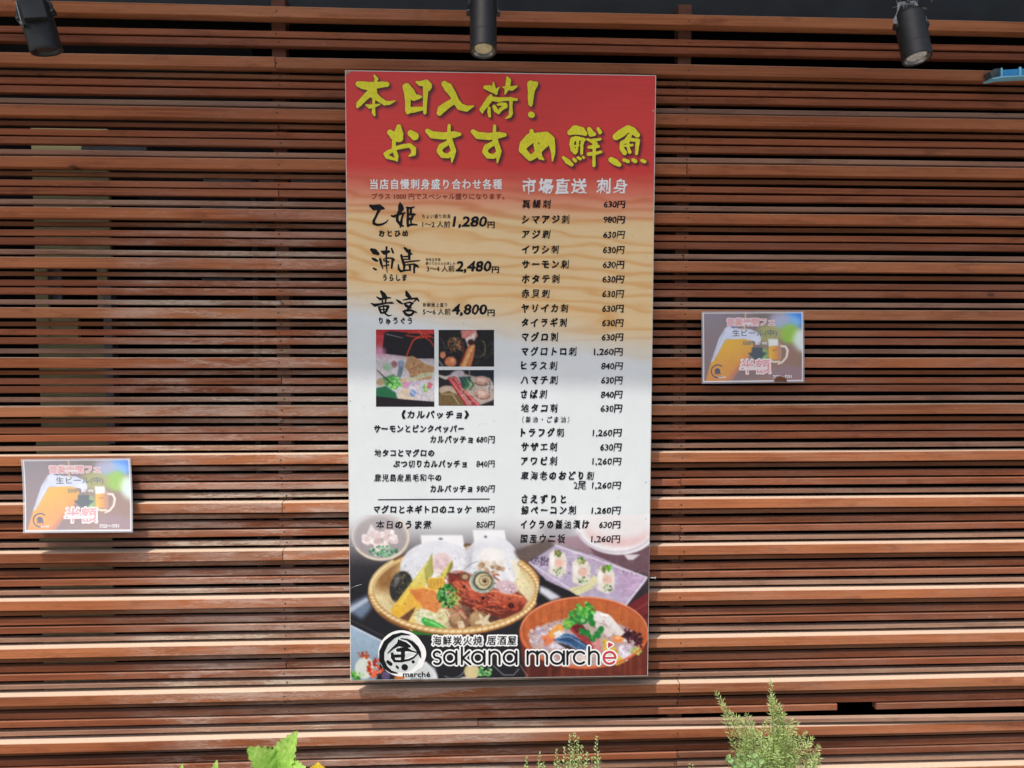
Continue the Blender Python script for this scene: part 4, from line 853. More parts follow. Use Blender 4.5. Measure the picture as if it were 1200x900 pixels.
ruffle(685, 716, 12, 9, 90, [(70, 170, 70), (110, 200, 90), (50, 140, 60), (150, 220, 120)], 43); ruffle(674, 724, 11, 8, 70, [(60, 150, 70), (100, 190, 90), (40, 120, 60)], 44); ruffle(664, 732, 6, 4, 26, [(80, 170, 80), (150, 200, 90)], 45)
for cx, cy in ((684, 728), (694, 730), (682, 740), (688, 742), (704, 738), (700, 744), (694, 748), (692, 724)): fd.put(fd.ell(cx, cy, 4.6, 3.6, (cx*7) % 3, 1), ((44, 138, 66), (82, 178, 92))[int(cx) % 2])
fd.put(fd.stroke([(694, 748, .8), (693, 738, .8), (688, 730, .8)]), (170, 210, 140)); fd.put(fd.ell(683, 727, 3, 2.4), (176, 220, 150), .8)
fd.put(fd.ell(724, 749, 7, 4.6, 0, 1.5), (238, 160, 104)); fd.put(fd.ell(724, 747.5, 3, 1.8), (252, 206, 160), .8); fd.put(fd.poly([(706, 748), (716, 752), (732, 776), (722, 780), (708, 768)], 1), (226, 190, 70)); fd.dots(16, 716, 764, 7, 10, .7, 1.3, [(240, 214, 110), (196, 150, 40)], 46, .7)
fd.dots(36, 733, 764, 7, 9, 1.4, 3, [(226, 216, 228), (204, 190, 210), (242, 238, 246)], 47, .85)
rr_ = random.Random(12)
for i in range(60):
    x = rr_.uniform(731, 752); y = 741+(x-731)*.45+rr_.uniform(-7, 8); an = rr_.uniform(0, 6.28)
    fd.put(fd.stroke([(x, y, 1.5), (x+2*math.cos(an), y+2*math.sin(an), 1.8), (x+4*math.cos(an+.8), y+4*math.sin(an+.8), 1)], soft=.6), rr_.choice([(58, 18, 34), (36, 14, 26), (96, 34, 52)]), .95)
fd.dots(30, 745, 763, 6, 4, .7, 1.6, [(190, 206, 110), (160, 184, 84), (214, 222, 150)], 48)
fd.put(fd.stroke(arc(ox, oy, orx-1, 28, 150, 2.4, 50, ory-.4)), (214, 120, 78), 1)
# bottom strip under the basket
fd.put(fd.stroke(arc(530, 775, 17, 20, 120, 1.2, 16, 20)), (170, 175, 182), .8); fd.put(fd.stroke([(578, 780, 1), (590, 791, 1), (602, 791, 1), (608, 784, 1)]), (200, 202, 208), .8)
fd.put(fd.ell(553, 787, 9, 9, 0, 1.5), (216, 202, 156)); fd.dots(40, 568, 787, 8, 6, .8, 1.8, [(110, 180, 100), (70, 140, 80), (170, 214, 150)], 49); fd.put(fd.ell(545, 797, 7, 4, 0, 2), (226, 210, 196)); fd.put(fd.blurm(fd.stroke([(495, 775, 3), (508, 785, 5), (512, 800, 4)]), 1), (214, 220, 226), .9); fd.put(fd.poly([(470, 782), (478, 770), (500, 776), (512, 790), (514, 802), (466, 802)], 1.4), (222, 226, 226), .95)
fd.put(fd.ell(468, 795, 6, 4, 0, 1.5), (206, 132, 70)); fd.put(fd.stroke([(610, 780, 1.4), (618, 792, 1.6), (612, 796, 1)]), (196, 150, 150), .7)
for cx, cy, rx, ry, n_ in ((532, 692, 84, 40, 420), (684, 748, 66, 30, 320), (690, 672, 40, 22, 90)):
    fd.dots(n_, cx, cy, rx, ry, .3, .75, [(250, 246, 238), (36, 26, 24), (244, 226, 190), (70, 44, 34)], int(cx), .42)
tex = ((fd.noise(2.2, seed=51, oct=3)-.5)*.20+(fd.noise(9, seed=52, oct=3)-.5)*.14)*np.clip((Y_-622)/30, 0, 1)*(1.25-fd.a.mean(-1))
fd.a = np.clip(fd.a*(1+tex[..., None]), 0, 1); fd.a = fd.a*(1-np.clip((Y_-610)/30, 0, 1)[..., None])+(fd.a**1.2)*np.clip((Y_-610)/30, 0, 1)[..., None]
nb = np.stack([fd.blurm(fd.a[..., i], .46) for i in range(3)], -1); fd.a = nb
def food_uv(P, s, t):
    u, v = proj(P.reshape(-1, 3)); return u, v
fd.uv = food_uv
c = [ray(u, v, lay(2)) for u, v in ((409.2, 603), (761.6, 603), (758.4, 791.5), (411.5, 796.8))]
picture('food_photograph', c, 470, 250, fd, M_print, sign)

# three small photographs
ph = Canvas(438, 383, 582, 480, 3, (200, 200, 204))
def box(c, x0, y0, x1, y1, col): m = ((c.X >= x0) & (c.X <= x1) & (c.Y >= y0) & (c.Y <= y1)).astype(float); c.put(m, col); return m
m1 = box(ph, 440, 385, 510, 478, (214, 200, 206))
ph.put(m1*np.clip((440+52-ph.X)/40, 0, 1)*np.clip((408-ph.Y)/16+.6, 0, 1), (206, 66, 76)); ph.put(m1*(ph.Y < 393), (196, 44, 50), .9)
ph.put(ph.poly([(450.5, 390), (456, 388), (510, 392), (510, 426), (480, 418), (447.5, 414)], .8), (32, 28, 34)); ph.put(ph.blurm(m1*(ph.Y < 418)*(ph.Y > 408)*(ph.X < 452), 2), (226, 150, 190), .8)
ph.put(ph.blurm(ph.stroke([(442, 418, 6), (460, 421, 7), (482, 424, 6)]), 1), (236, 196, 216), .8)
ph.put(ph.stroke([(478, 390, 1.4), (492, 389.5, 2.2), (505, 394, 1.4), (492, 396, 1.4), (476, 393, 1.4)]), (214, 66, 46)); ph.put(ph.stroke([(492, 388, 2), (495, 394, 2.4)]), (230, 96, 60)); ph.put(ph.stroke([(494, 389, 1.4), (510, 386, 1.4)]), (206, 56, 44)); ph.put(ph.stroke([(494, 393, 1.4), (510, 396, 1.4)]), (206, 56, 44))
ph.put(ph.stroke([(492, 394, 1.6), (484, 399, 1.6), (480, 408, 1.6), (476, 418, 1.4)]), (222, 74, 50)); ph.put(ph.stroke([(496, 394, 1.6), (504, 399, 1.6), (510, 408, 1.6)]), (206, 56, 44)); ph.put(ph.stroke([(453, 391.5, .7), (472, 396, .4)]), (220, 220, 220))
low = m1*(ph.Y > 420)
ph.put(low, (222, 214, 218), .9); ph.put(ph.poly([(478, 418), (484, 417), (498, 426), (510, 430), (505, 444), (488, 446), (474, 430)], 1), (196, 152, 108)); ph.dots(50, 487, 434, 9, 9, .4, .9, [(140, 80, 54), (226, 200, 160), (170, 100, 70)], 60, .9, 1)
ph.put(ph.stroke([(470, 430, 6), (468, 440, 5), (464, 446, 4)]), (120, 140, 150)); ph.put(ph.ell(470, 426, 4, 4, 0, 1), (150, 170, 196)); ph.put(ph.ell(462, 427, 3.6, 4, 0, 1.4), (160, 90, 96), .8); ph.put(ph.ell(454, 430, 6, 4, 0, 2), (166, 206, 170), .9)
ph.put(ph.poly([(444, 444), (462, 438), (466, 446), (452, 452)], 1), (90, 150, 100), .9); ph.dots(90, 462, 449, 9, 7, .6, 1.5, [(90, 200, 70), (140, 226, 110), (50, 150, 50), (190, 240, 160)], 61)
ph.put(ph.poly([(440, 455), (452, 452), (464, 460), (466, 469), (440, 466)], 1.5), (40, 110, 74)); ph.put(ph.stroke([(442, 434, .8), (457, 448, 1.2)]), (30, 24, 30)); ph.put(ph.stroke([(446, 438, 1), (460, 450, 1)]), (60, 60, 50)); ph.put(ph.ell(446, 448, 5, 4, 0, 1), (176, 156, 120))
ph.put(ph.ell(478, 463, 11, 9, -.4, 2), (226, 206, 184)); ph.put(ph.ell(478, 450, 7, 5, 0, 2), (220, 150, 186), .9); ph.put(ph.stroke([(470, 446, 3), (486, 444, 4)]), (226, 190, 150)); ph.dots(50, 492, 456, 16, 9, 1, 2.6, [(206, 200, 226), (234, 228, 238), (190, 200, 226), (226, 190, 206)], 62, .7)
ph.put(ph.ell(484, 461, 4, 4), (120, 150, 206), .9); ph.put(ph.stroke([(482, 459, .8), (487, 463, .8)]), (240, 244, 255)); ph.dots(14, 499, 454, 5, 5, 1, 1.8, [(120, 196, 90), (196, 226, 150)], 63); ph.dots(8, 504, 452, 3, 3, 1, 1.6, [(220, 110, 130)], 64); ph.put(ph.stroke([(478, 446, 4), (496, 440, 5), (508, 438, 4)]), (206, 226, 196), .7)
ph.put(ph.poly([(438, 464), (474, 468), (512, 471), (512, 480), (438, 480)], .6), (34, 28, 34))
m2 = box(ph, 513.6, 385.5, 580, 430, (30, 28, 30)); cx_ = 546
ph.dots(260, 546, 408, 34, 22, .3, .9, [(80, 84, 86), (50, 60, 58), (16, 16, 18), (110, 116, 110)], 65, .7, 1)
ph.put(ph.poly([(540, 387), (558, 386), (560, 394), (552, 402), (546, 397), (541, 396)], 1), (226, 140, 130)); ph.put(ph.poly([(545, 397), (552, 393), (558, 388), (556, 400), (549, 408)], .8), (244, 226, 216))
ph.dots(60, 533, 404, 8, 8, .4, 1, [(150, 110, 60), (100, 50, 34), (196, 160, 110)], 66, .8, 1); ph.put(ph.stroke(arc(533, 403, 7.5, 130, 340, 1.3, 16)), (140, 90, 50), .8); ph.put(ph.stroke(arc(562, 408, 7, -60, 90, 1.2, 14, 10)), (150, 130, 80), .8)
ph.put(ph.stroke([(553, 406, 8), (550, 416, 11), (545, 430, 13)]), (214, 130, 76)); ph.put(ph.stroke([(554, 405, 3), (548, 418, 4), (543, 430, 4)]), (244, 190, 130), .9); ph.put(ph.ell(552, 401, 4, 3.5, 0, 2), (60, 30, 26))
ph.put(ph.ell(519, 416, 3.4, 4, 0, 1.5), (226, 140, 100)); ph.put(ph.ell(528, 424, 7, 6, 0, 2), (224, 132, 86)); ph.put(ph.ell(530, 423, 3, 3, 0, 2), (246, 180, 130)); ph.put(ph.stroke([(542, 402, 2), (544, 414, 3), (540, 424, 3)]), (120, 34, 26), .8); ph.put(ph.stroke([(513, 421, 2), (518, 428, 3), (520, 431, 2)]), (150, 150, 150), .7)
m3 = box(ph, 513.6, 433, 580, 476, (38, 34, 40)); ph.put(m3*np.clip((ph.X-546)/30, 0, 1)*(ph.Y < 448), (26, 42, 58), .9)
ph.put(ph.poly([(526, 442), (536, 436), (556, 441), (574, 443), (580, 452), (580, 468), (562, 475), (545, 474), (536, 456)], 1.2), (190, 176, 166)); ph.put(ph.stroke([(514, 440, 2.4), (522, 443, 4), (528, 440, 2)]), (206, 196, 186))
ph.put(ph.ell(526, 458, 12, 6, .1, 1.4), (196, 176, 156)); ph.put(ph.poly([(514, 462), (526, 458), (540, 464), (546, 476), (514, 476)], 1), (120, 96, 62)); ph.put(ph.stroke([(518, 462, 1), (530, 462, 1.2), (538, 474, 1)]), (196, 190, 140), .8); ph.put(ph.ell(536, 438, 8, 4, -.2, 1.5), (206, 196, 206))
for a_, b_ in (((527, 444), (549, 476)), ((532, 443), (556, 474)), ((538, 452), (560, 475))):
    ph.put(ph.stroke([(*a_, 4.4), (*b_, 5)]), (196, 74, 80)); ph.put(ph.stroke([(a_[0]+.6, a_[1], 1.1), (b_[0]+.6, b_[1], 1.2)]), (236, 160, 160), .8); ph.put(ph.stroke([(a_[0]-1.6, a_[1]+1, .8), (b_[0]-1.8, b_[1], 1)]), (110, 24, 34), .8)
ph.put(ph.poly([(538, 442), (552, 441), (550, 458), (542, 456)], 1), (52, 76, 84)); 
for q in range(3): ph.put(ph.stroke([(543+q*4, 444, 1), (547+q*4, 451, 2.2), (543+q*4, 457, 1.4)]), ((44, 120, 70), (130, 190, 120), (60, 110, 80))[q])
for cx, cy in ((565, 446), (566, 462)): ph.put(ph.ell(cx, cy, 9, 5.4, .1, 1.2), (196, 156, 140)); ph.put(ph.ell(cx-1, cy-1, 5.5, 2.8, .1, 1.4), (228, 196, 182)); ph.put(ph.stroke(arc(cx, cy, 9, 20, 160, 1.2, 14, 5.6)), (110, 60, 50), .8)
ph.dots(30, 574, 454, 5, 8, .5, 1, [(240, 236, 236), (90, 80, 90)], 67, .8); ph.dots(40, 552, 462, 12, 9, .5, 1, [(226, 200, 180), (150, 96, 84)], 68, .6, 1); ph.put(ph.stroke([(550, 434, .8), (550.5, 439, .8)]), (200, 210, 220))
ph.a = np.clip(ph.a*(1+((ph.noise(2, seed=71)-.5)*.28)[..., None]), 0, 1); ph.a = np.stack([ph.blurm(ph.a[..., i], .5) for i in range(3)], -1)*.9
for (u0, v0, u1, v1) in ((440.6, 386.2, 509, 476.6), (514, 386.6, 579, 429.6), (514, 433.6, 578.8, 475.4)):
    signpatch('photograph', u0, v0, u1, v1, .62, ph, 2)

# fixing screws and wire tags on the sign's edges
def small_screw(u, v, label, right):
    p = P1(u, v, -.04); e = empty('fixing_screw', p, label, 'screw', None)
    d = 1 if right else -1
    part('shank', *tube_vf([p-Vector((d*.004, 0, 0)), p+Vector((d*.009, -.002, 0))], .0022, 8), M_steel, e)
    part('head', *tube_vf([p+Vector((d*.0085, -.002, 0)), p+Vector((d*.0115, -.0024, 0))], .0042, 8), M_steel, e)
small_screw(407.5, 690, 'small bright screw sticking out of the left edge of the menu sign', False)
small_screw(764, 677, 'small bright screw sticking out of the right edge of the menu sign', True)
wp = [P1(410, 690, YS-.004), P1(416, 687, YS-.010), P1(424, 684.5, YS-.012)]
e = empty('wire_end', wp[0], 'thin pale wire end poking from the left screw across the sign', 'wire'); part('wire', *tube_vf(wp, .0005, 6), M_steel, e)

# ------------------------------------------------------------------ laminated beer posters
pc = Canvas(-1, -1, 122, 85, 4, (150, 136, 140)); X_, Y_ = pc.X, pc.Y
pc.put(np.clip((X_-40)/40, 0, 1)*np.clip((Y_-20)/30, 0, 1), (168, 132, 108), .7); pc.put(np.clip(1-Y_/30, 0, 1)*np.clip(1-X_/60, 0, 1), (150, 146, 158), .8)
for cx, cy, rx, ry, c_, al in ((112, 6, 14, 12, (70, 150, 236), 1), (100, 12, 18, 10, (150, 196, 236), .9), (104, 26, 12, 12, (160, 205, 80), .95), (117, 34, 9, 14, (222, 238, 232), .95), (80, 25, 16, 11, (186, 190, 120), .8), (92, 8, 12, 8, (196, 186, 206), .7),
        (73, 52, 6, 9, (150, 205, 120), .9), (100, 60, 20, 22, (160, 132, 116), .6), (70, 3, 10, 8, (130, 130, 118), .6), (100, 74, 22, 10, (164, 140, 152), .8), (50, 74, 20, 8, (150, 128, 126), .6)):
    pc.put(pc.blurm(pc.ell(cx, cy, rx, ry, 0, 3), 2.5), c_, al)
pc.put(pc.poly([(27, 32), (52, 31), (61, 35), (60, 46), (55, 53), (42, 68), (30, 82), (3, 82), (5, 74), (9, 60)], .8), (228, 186, 66), 1, (222, 158, 92), np.clip((Y_-38)/34+(X_-30)/80, 0, 1))
pc.put(pc.blurm(pc.poly([(50, 56), (58, 49), (34, 82), (26, 82)], .8), .6), (206, 146, 118), .9); pc.put(pc.noise(5, seed=3)*pc.poly([(27, 34), (52, 33), (58, 40), (30, 78), (8, 78), (9, 60)], 2), (240, 200, 90), .35)
pc.put(pc.poly([(31, 16), (36, 15), (42, 19), (58, 20), (66, 24), (70, 30), (70, 35), (66, 37), (60, 34), (50, 31.5), (27, 32), (20, 44), (12, 58), (9, 60), (19, 31), (27, 18)], .8), (226, 230, 244), 1, (206, 214, 236), pc.noise(8, seed=2))
pc.put(pc.stroke([(26, 22, 1.5), (12, 55, 1)]), (190, 196, 214), .8); pc.put(pc.stroke([(26, 34, 1.2), (14, 56, .8)]), (200, 190, 160), .7); pc.put(pc.stroke([(51.5, -1, 1.6), (50, 20, 2.6)]), (226, 200, 160), .8)
pc.put(pc.ell(36, 17, 3, 1.2, .3), (60, 76, 130), .8); pc.put(pc.poly([(78.5, 32), (90, 32), (91, 40), (79, 41)], .8), (230, 234, 232)); pc.put(pc.poly([(79, 41), (90, 40), (91, 57), (79, 57)], .8), (232, 186, 72), 1, (214, 150, 96), np.clip((X_-82)/10, 0, 1))
pc.put(pc.poly([(90, 37), (94, 37), (94, 57), (91, 57)], .8), (196, 160, 140), .9); pc.put(pc.stroke([(84, 45.5, 1), (88, 45.3, .8)]), (150, 90, 50), .7); pc.put(pc.stroke([(78, 58, 2), (86, 59.5, 2.4), (92, 59, 1.8)]), (240, 226, 206))
pc.put(pc.stroke([(94, 40.5, 2.2), (99, 41, 2.4), (101.5, 46, 2.4), (100, 54, 2.2), (95, 60, 2), (90, 62, 1.6)]), (242, 234, 226)); pc.put(pc.poly([(59, 42), (72, 42), (72, 47.5), (77.5, 48.5), (66, 59), (54, 48.8), (59, 47.5)], .6), (82, 98, 108))
for x0, y0, x1, y1 in ((-1, -1, 122, .9), (-1, 81.6, 122, 86), (-1, -1, 1.2, 86), (118.8, -1, 123, 86)): pc.put(((X_ >= x0) & (X_ <= x1) & (Y_ >= y0) & (Y_ <= y1)).astype(float), (236, 238, 244))
pc.a = np.clip((np.stack([pc.blurm(pc.a[..., i], .4) for i in range(3)], -1)-.5)*1.28+.44, 0, 1)
def canvas_uv(P, s, t): return s.ravel()*120, t.ravel()*83
pc.uv = canvas_uv
M_film, nt, b = newmat('laminate_film'); b.inputs['Base Color'].default_value = (.78, .79, .83, 1); b.inputs['Roughness'].default_value = .16; b.inputs['Alpha'].default_value = .20  # milkier film for the sunlit poster, sun haze put into its tint
M_film2, nt, b = newmat('laminate_film_clear'); b.inputs['Base Color'].default_value = (.78, .79, .83, 1); b.inputs['Roughness'].default_value = .16; b.inputs['Alpha'].default_value = .08
M_filmedge, nt, b = newmat('laminate_margin'); b.inputs['Base Color'].default_value = (.62, .64, .70, 1); b.inputs['Roughness'].default_value = .2; b.inputs['Alpha'].default_value = .45
M_pinko = plain('pale_pink_print', (.90, .80, .80, 1), .35, var=.06); M_dimink = plain('slate_print', (.13, .16, .20, 1), .35, var=.1); M_navy = plain('navy_print', (.06, .07, .16, 1), .35, var=.1)
def poster(corn, ytop, ybot, label, power=1.5, wave=0, film=None, tab=None):
    yc_ = [ytop, ytop, ybot, ybot]; C4 = [ray(u, v, y) for (u, v), y in zip(corn, yc_)]
    tl, tr, br, bl = C4
    e = empty('beer_poster', ((tl+tr)/2).tolist(), label, 'poster', 'laminated beer posters on the slats')
    def surf(s, t, off=0.):
        s = np.asarray(s, float); t = np.asarray(t, float); s_, t_ = s[..., None], t[..., None]
        P = tl*(1-s_)*(1-t_)+tr*s_*(1-t_)+br*s_*t_+bl*(1-s_)*t_
        lin_y = ytop+(ybot-ytop)*t; want = ytop+(ybot-ytop)*np.maximum(t, 0)**power
        dy = want-lin_y-wave*np.sin(s*7.3+1)*np.sin(np.clip(t, 0, 1)*3.1)-off
        k = 1+dy/(P[..., 1]-CAM[1]); P = P.copy(); P[..., 1] += dy
        return P
    pc2 = picture('print', C4, 128, 90, pc, M_printlam, e, shape=lambda P, s, t: surf(s, t))
    def grid(name, s0, s1, t0, t1, off, n, m, mat):
        s, t = np.meshgrid(np.linspace(s0, s1, n+1), np.linspace(t0, t1, m+1)); P = surf(s, t, off).reshape(-1, 3)
        F = [(r*(n+1)+c, (r+1)*(n+1)+c, (r+1)*(n+1)+c+1, r*(n+1)+c+1) for r in range(m) for c in range(n)]
        return part(name, P, F, mat, e, True)
    grid('laminate_film', -.014, 1.014, -.02, 1.02, .0016, 24, 16, film)
    V, F = [], []
    for (s0, s1, t0, t1) in ((-.014, 1.014, -.02, -.002), (-.014, 1.014, 1.002, 1.02), (-.014, -.002, -.002, 1.002), (1.002, 1.014, -.002, 1.002)):
        s, t = np.meshgrid(np.linspace(s0, s1, 13), np.linspace(t0, t1, 9)); P = surf(s, t, .0002).reshape(-1, 3); k = len(V); V += list(P)
        F += [tuple(k+q for q in (r*13+c, (r+1)*13+c, (r+1)*13+c+1, r*13+c+1)) for r in range(8) for c in range(12)]
    part('laminate_margin', V, F, M_filmedge, e)
    pl_ = lambda off: (lambda x, y: surf(np.asarray(x)/120., np.asarray(y)/83., off))
    ft = lambda nm, st, x0, x1, y, em, w, mat, off, th=0.: field_text(nm, st, x0, x1, y, em, w, mat, pl_(off), e, 0, 0, 0, 6, 1., 1, th)
    ft('lettering_outline', '営業再開フェ', 29, 86, 11.5, 9.8, .5, M_pinko, .0003, .5); ft('lettering', '営業再開フェ', 29, 86, 11.5, 9.8, .16, M_pink, .0006)
    ft('lettering', '生ビール(中)', 35.5, 89, 24.6, 8.6, .12, M_dimink, .0006); ft('lettering', '550円', 48, 62, 36.6, 6, .1, M_dimink, .0006); ft('lettering', '(税込・1杯目)', 63, 77, 37, 3.6, .12, M_white, .0006)
    ft('lettering_outline', '半額', 44.5, 81, 65, 18.5, .6, M_pinko, .0003, .9); ft('lettering', '半額', 45.5, 80, 65, 17.5, .22, M_pink, .0006); ft('lettering', '7/22〜7/31', 84, 106, 77.2, 4.8, .2, M_white, .0006)
    em_ = [arc(17.3, 70, 7.6, 60, 310, 1.3, 24)]
    field_mesh('emblem', *bounds(em_, 2), 5, strokes_fn(em_), pl_(.0006), M_navy, e); ft('emblem', '魚', 13.6, 21, 70, 7.6, .3, M_navy, .0007); ft('emblem', 'marché', 18, 27, 77, 3.4, .1, M_white, .0007)
    for (sx, ty) in ((.04, .02), (.96, .02)):        # wire ties holding the top edge to the slats
        p = Vector(surf(np.array(sx), np.array(ty), .001)); part('tie', *tube_vf([p+Vector((0, .012, .004)), p+Vector((0, -.0012, .002)), p+Vector((0, .010, -.006))], .0006, 6), M_steel, e)
    if tab:
        p = surf(np.array(.77), np.array(1.005), .004); V = [p+np.array([.020*math.cos(a), 0, .017*math.sin(a)]) for a in np.linspace(0, math.pi, 12)]
        V2 = [v+np.array([0, .0012, 0]) for v in V]; n = len(V)
        part('tape_tab', V+V2, [tuple(range(n-1, -1, -1)), tuple(range(n, 2*n))]+[(i, (i+1) % n, n+(i+1) % n, n+i) for i in range(n)], M_B, e)
    return e
poster([(26.5, 539.5), (151.5, 538.3), (154, 622), (29, 623)], -.004, -.040, 'laminated beer poster in sunlight on the left slats, bottom edge lifted off', 1.7, .0026, M_film)
poster([(823.5, 366.5), (940.5, 366), (941, 446.5), (824, 448)], -.006, -.012, 'laminated beer poster in shade on the slats right of the menu sign', 1.2, .0022, M_film2, tab=True)

# ------------------------------------------------------------------ spotlights under the eave
YL = -.33
rail = empty('lighting_rail', (0, YL, 1.30), 'black lighting rail running along under the eave above the menu sign', 'rail')
bevel_box('rail', (-1.9, 1.9, YL-.018, YL+.018, 1.29, 1.32), M_gun, rail, .003)
for x in (-1.5, 0, 1.5): part('hanger', *tube_vf([(x, YL, 1.32), (x, YL, 2.52)], .006, 8), M_gun, rail)
def spotlight(bu, bv, axis, L0, r, label, lensmat, dusty=False, box_=False):
    p = P1(bu, bv, YL); ax = Vector(axis).normalized()             # ax points from the mouth up to the back
    e = empty('spotlight', p, label, 'spotlight', 'spotlights over the slatted screen')
    q = ax.to_track_quat('Z', 'Y').to_matrix().to_4x4(); M = Matrix.Translation(p) @ q
    lv, lf = lathe_vf([(r*.86, .028), (r*.86, .001), (r*.98, 0), (r, .004), (r, L0*.28), (r*.985, L0*.285), (r*.985, L0*.30), (r, L0*.305), (r, L0*.93), (r*.9, L0), (r*.3, L0+.002)], 40, M)
    lf = lf[:-2]+lf[-1:]
    part('housing', lv, lf, M_gun, e, False)
    part('reflector', *[(v, f[:-2]) for v, f in [lathe_vf([(r*.85, .002), (r*.74, .008), (r*.70, .012)], 32, M)]][0], M_gun if box_ else M_chrome, e)
    part('lens', *lathe_vf([(r*.72, .009), (r*.60, .0065), (r*.3, .0055), (r*.02, .005)], 32, M), lensmat, e, True)
    side = ax.cross(Vector((0, 1, 0))).normalized(); back = p+ax*L0*.95
    for sgn in (-1, 1):
        a = p+ax*L0*.72+side*sgn*(r+.003); b_ = back+ax*.035+side*sgn*(r*.55)
        part('yoke_arm', *tube_vf([a, a+ax*L0*.15, b_], .0055, 8), M_web if dusty else M_gun, e)
        part('knob', *tube_vf([a-side*sgn*.002, a+side*sgn*.006], .009, 12), M_gun, e)
    top = back+ax*.035
    part('yoke_bridge', *tube_vf([top+side*r*.6, top-side*r*.6], .006, 8), M_web if dusty else M_gun, e)
    part('stem', *tube_vf([top, Vector((top.x, top.y, 1.26))], .0085, 10), M_gun, e)
    part('stem_mount', *box_vf(top.x-.04, top.x+.04, YL-.02, YL+.02, 1.255, 1.289), M_gun, e)
    if box_:
        v, f = box_vf(r*.55, r*1.02+.022, -.028, .022, L0*.52, L0*.98); part('driver_box', [M @ Vector(c) for c in v], f, M_gun, e)
        v, f = box_vf(r*.2, r*1.02+.004, -r*.97-.004, -r*.9, L0*.46, L0*.52); part('driver_lip', [M @ Vector(c) for c in v], f, plain('pale_edge', (.16, .16, .15, 1), .4), e)  # lip in a paler grey than the housing
        part('cooling_fin', *merge([tube_vf([M @ Vector((r*.3+i*.006, -r*.93+abs(i-2)*-.0005, L0*.55)), M @ Vector((r*.3+i*.006, -r*.93, L0*.9))], .0011, 6) for i in range(5)]), M_steel, e)
    if dusty:
        rs_ = random.Random(3); parts_ = []
        for _ in range(26):
            c = top+Vector((rs_.gauss(0, .03), rs_.gauss(-.01, .012), rs_.gauss(-.002, .012))); d_ = Vector((rs_.gauss(0, 1), rs_.gauss(0, .4), rs_.gauss(0, 1))).normalized()*rs_.uniform(.003, .010)
            parts_.append(tube_vf([c-d_, c+d_], .0006, 4))
        o = part('cobweb', *merge(parts_), M_web, e); o['kind'] = 'stuff'
    return e
M_lensgrey = plain('clear_lens', (.60, .60, .58, 1), .15, var=.4, scale=120)
spotlight(55, 61, (-.22, -.10, 1), .120, .0375, 'leftmost dark spotlight, tilted, with a worn box on its side', M_gun, box_=True)
spotlight(566.5, 60, (0, .26, 1), .155, .0345, 'middle dark spotlight above the menu sign with a yellowish lens', M_lens)
spotlight(1075, 69, (-.09, .22, 1), .132, .0370, 'rightmost dark spotlight with cobwebs on its bracket and a pale lens', M_lensgrey, dusty=True)

# blue clamp on the right-hand edge
e = empty('blue_clamp', P1(1180, 86, -.02), 'blue plastic clamp with dark grey end on the slats at the far right', 'clamp')
def pxprism(name, pts, y0, y1, mat):
    A = [P1(u, v, y0) for u, v in pts]; n = len(A); B = [Vector((a.x, y1, a.z)) for a in A]
    return part(name, A+B, [tuple(range(n-1, -1, -1)), tuple(range(n, 2*n))]+[(i, (i+1) % n, n+(i+1) % n, n+i) for i in range(n)], mat, e)
pxprism('body', [(1173, 82), (1230, 78.5), (1230, 86.5), (1185, 88.5), (1173, 89)], -.040, -.003, M_blue)
pxprism('end_cap', [(1160, 84), (1166, 80.5), (1173, 80), (1173, 90), (1163, 92)], -.032, -.002, M_greydark)
pxprism('flange', [(1162, 91.6), (1174, 89.2), (1230, 86.6), (1230, 87.6), (1178, 90.4), (1165, 92.6)], -.046, -.003, M_bluepale)
pxprism('rib', [(1194.5, 78.5), (1197, 78.3), (1197, 88.6), (1194.5, 88.8)], -.0435, -.0405, M_bluepale); pxprism('rib', [(1173.2, 79.5), (1175, 79.4), (1175, 90), (1173.2, 90)], -.0435, -.0405, M_bluepale)

# ------------------------------------------------------------------ herbs in planters along the foot of the screen
YH = -.25
def planter(x0, x1, label):
    e = empty('planter', ((x0+x1)/2, -.25, ZG), label, 'planter', 'planters at the foot of the screen'); z1 = -1.20; y0, y1 = -.38, -.12
    for nm, d in (('side_board', (x0, x1, y0, y0+.02, ZG+.012, z1)), ('side_board', (x0, x1, y1-.02, y1, ZG+.012, z1)), ('end_board', (x0, x0+.02, y0+.0205, y1-.0205, ZG+.012, z1-.002)), ('end_board', (x1-.02, x1, y0+.0205, y1-.0205, ZG+.012, z1-.002))):
        bevel_box(nm, d, M_terra, e, .003)
    for x in (x0+.06, x1-.06): part('foot', *box_vf(x-.02, x+.02, y0+.03, y1-.03, ZG+.001, ZG+.0115), M_terra, e)
    o = part('soil', *box_vf(x0+.021, x1-.021, y0+.021, y1-.021, ZG+.03, z1-.03), M_soil, e); o['kind'] = 'stuff'
planter(-1.35, -.35, 'brown planter box under the serrated herb leaves, left of the sign'); planter(-.15, 1.15, 'brown planter box under the rosemary and the pale sprigs')
def bez(pts, n):
    out = []; m = len(pts)-1
    P = [pts[0]]+list(pts)+[pts[-1]]
    for i in range(m):
        for k in range(n):
            t_ = k/n; a, b, c, d = P[i], P[i+1], P[i+2], P[i+3]
            out.append(.5*((2*b)+(c-a)*t_+(2*a-5*b+4*c-d)*t_*t_+(3*b-a-3*c+d)*t_**3))
    out.append(pts[-1]); return out
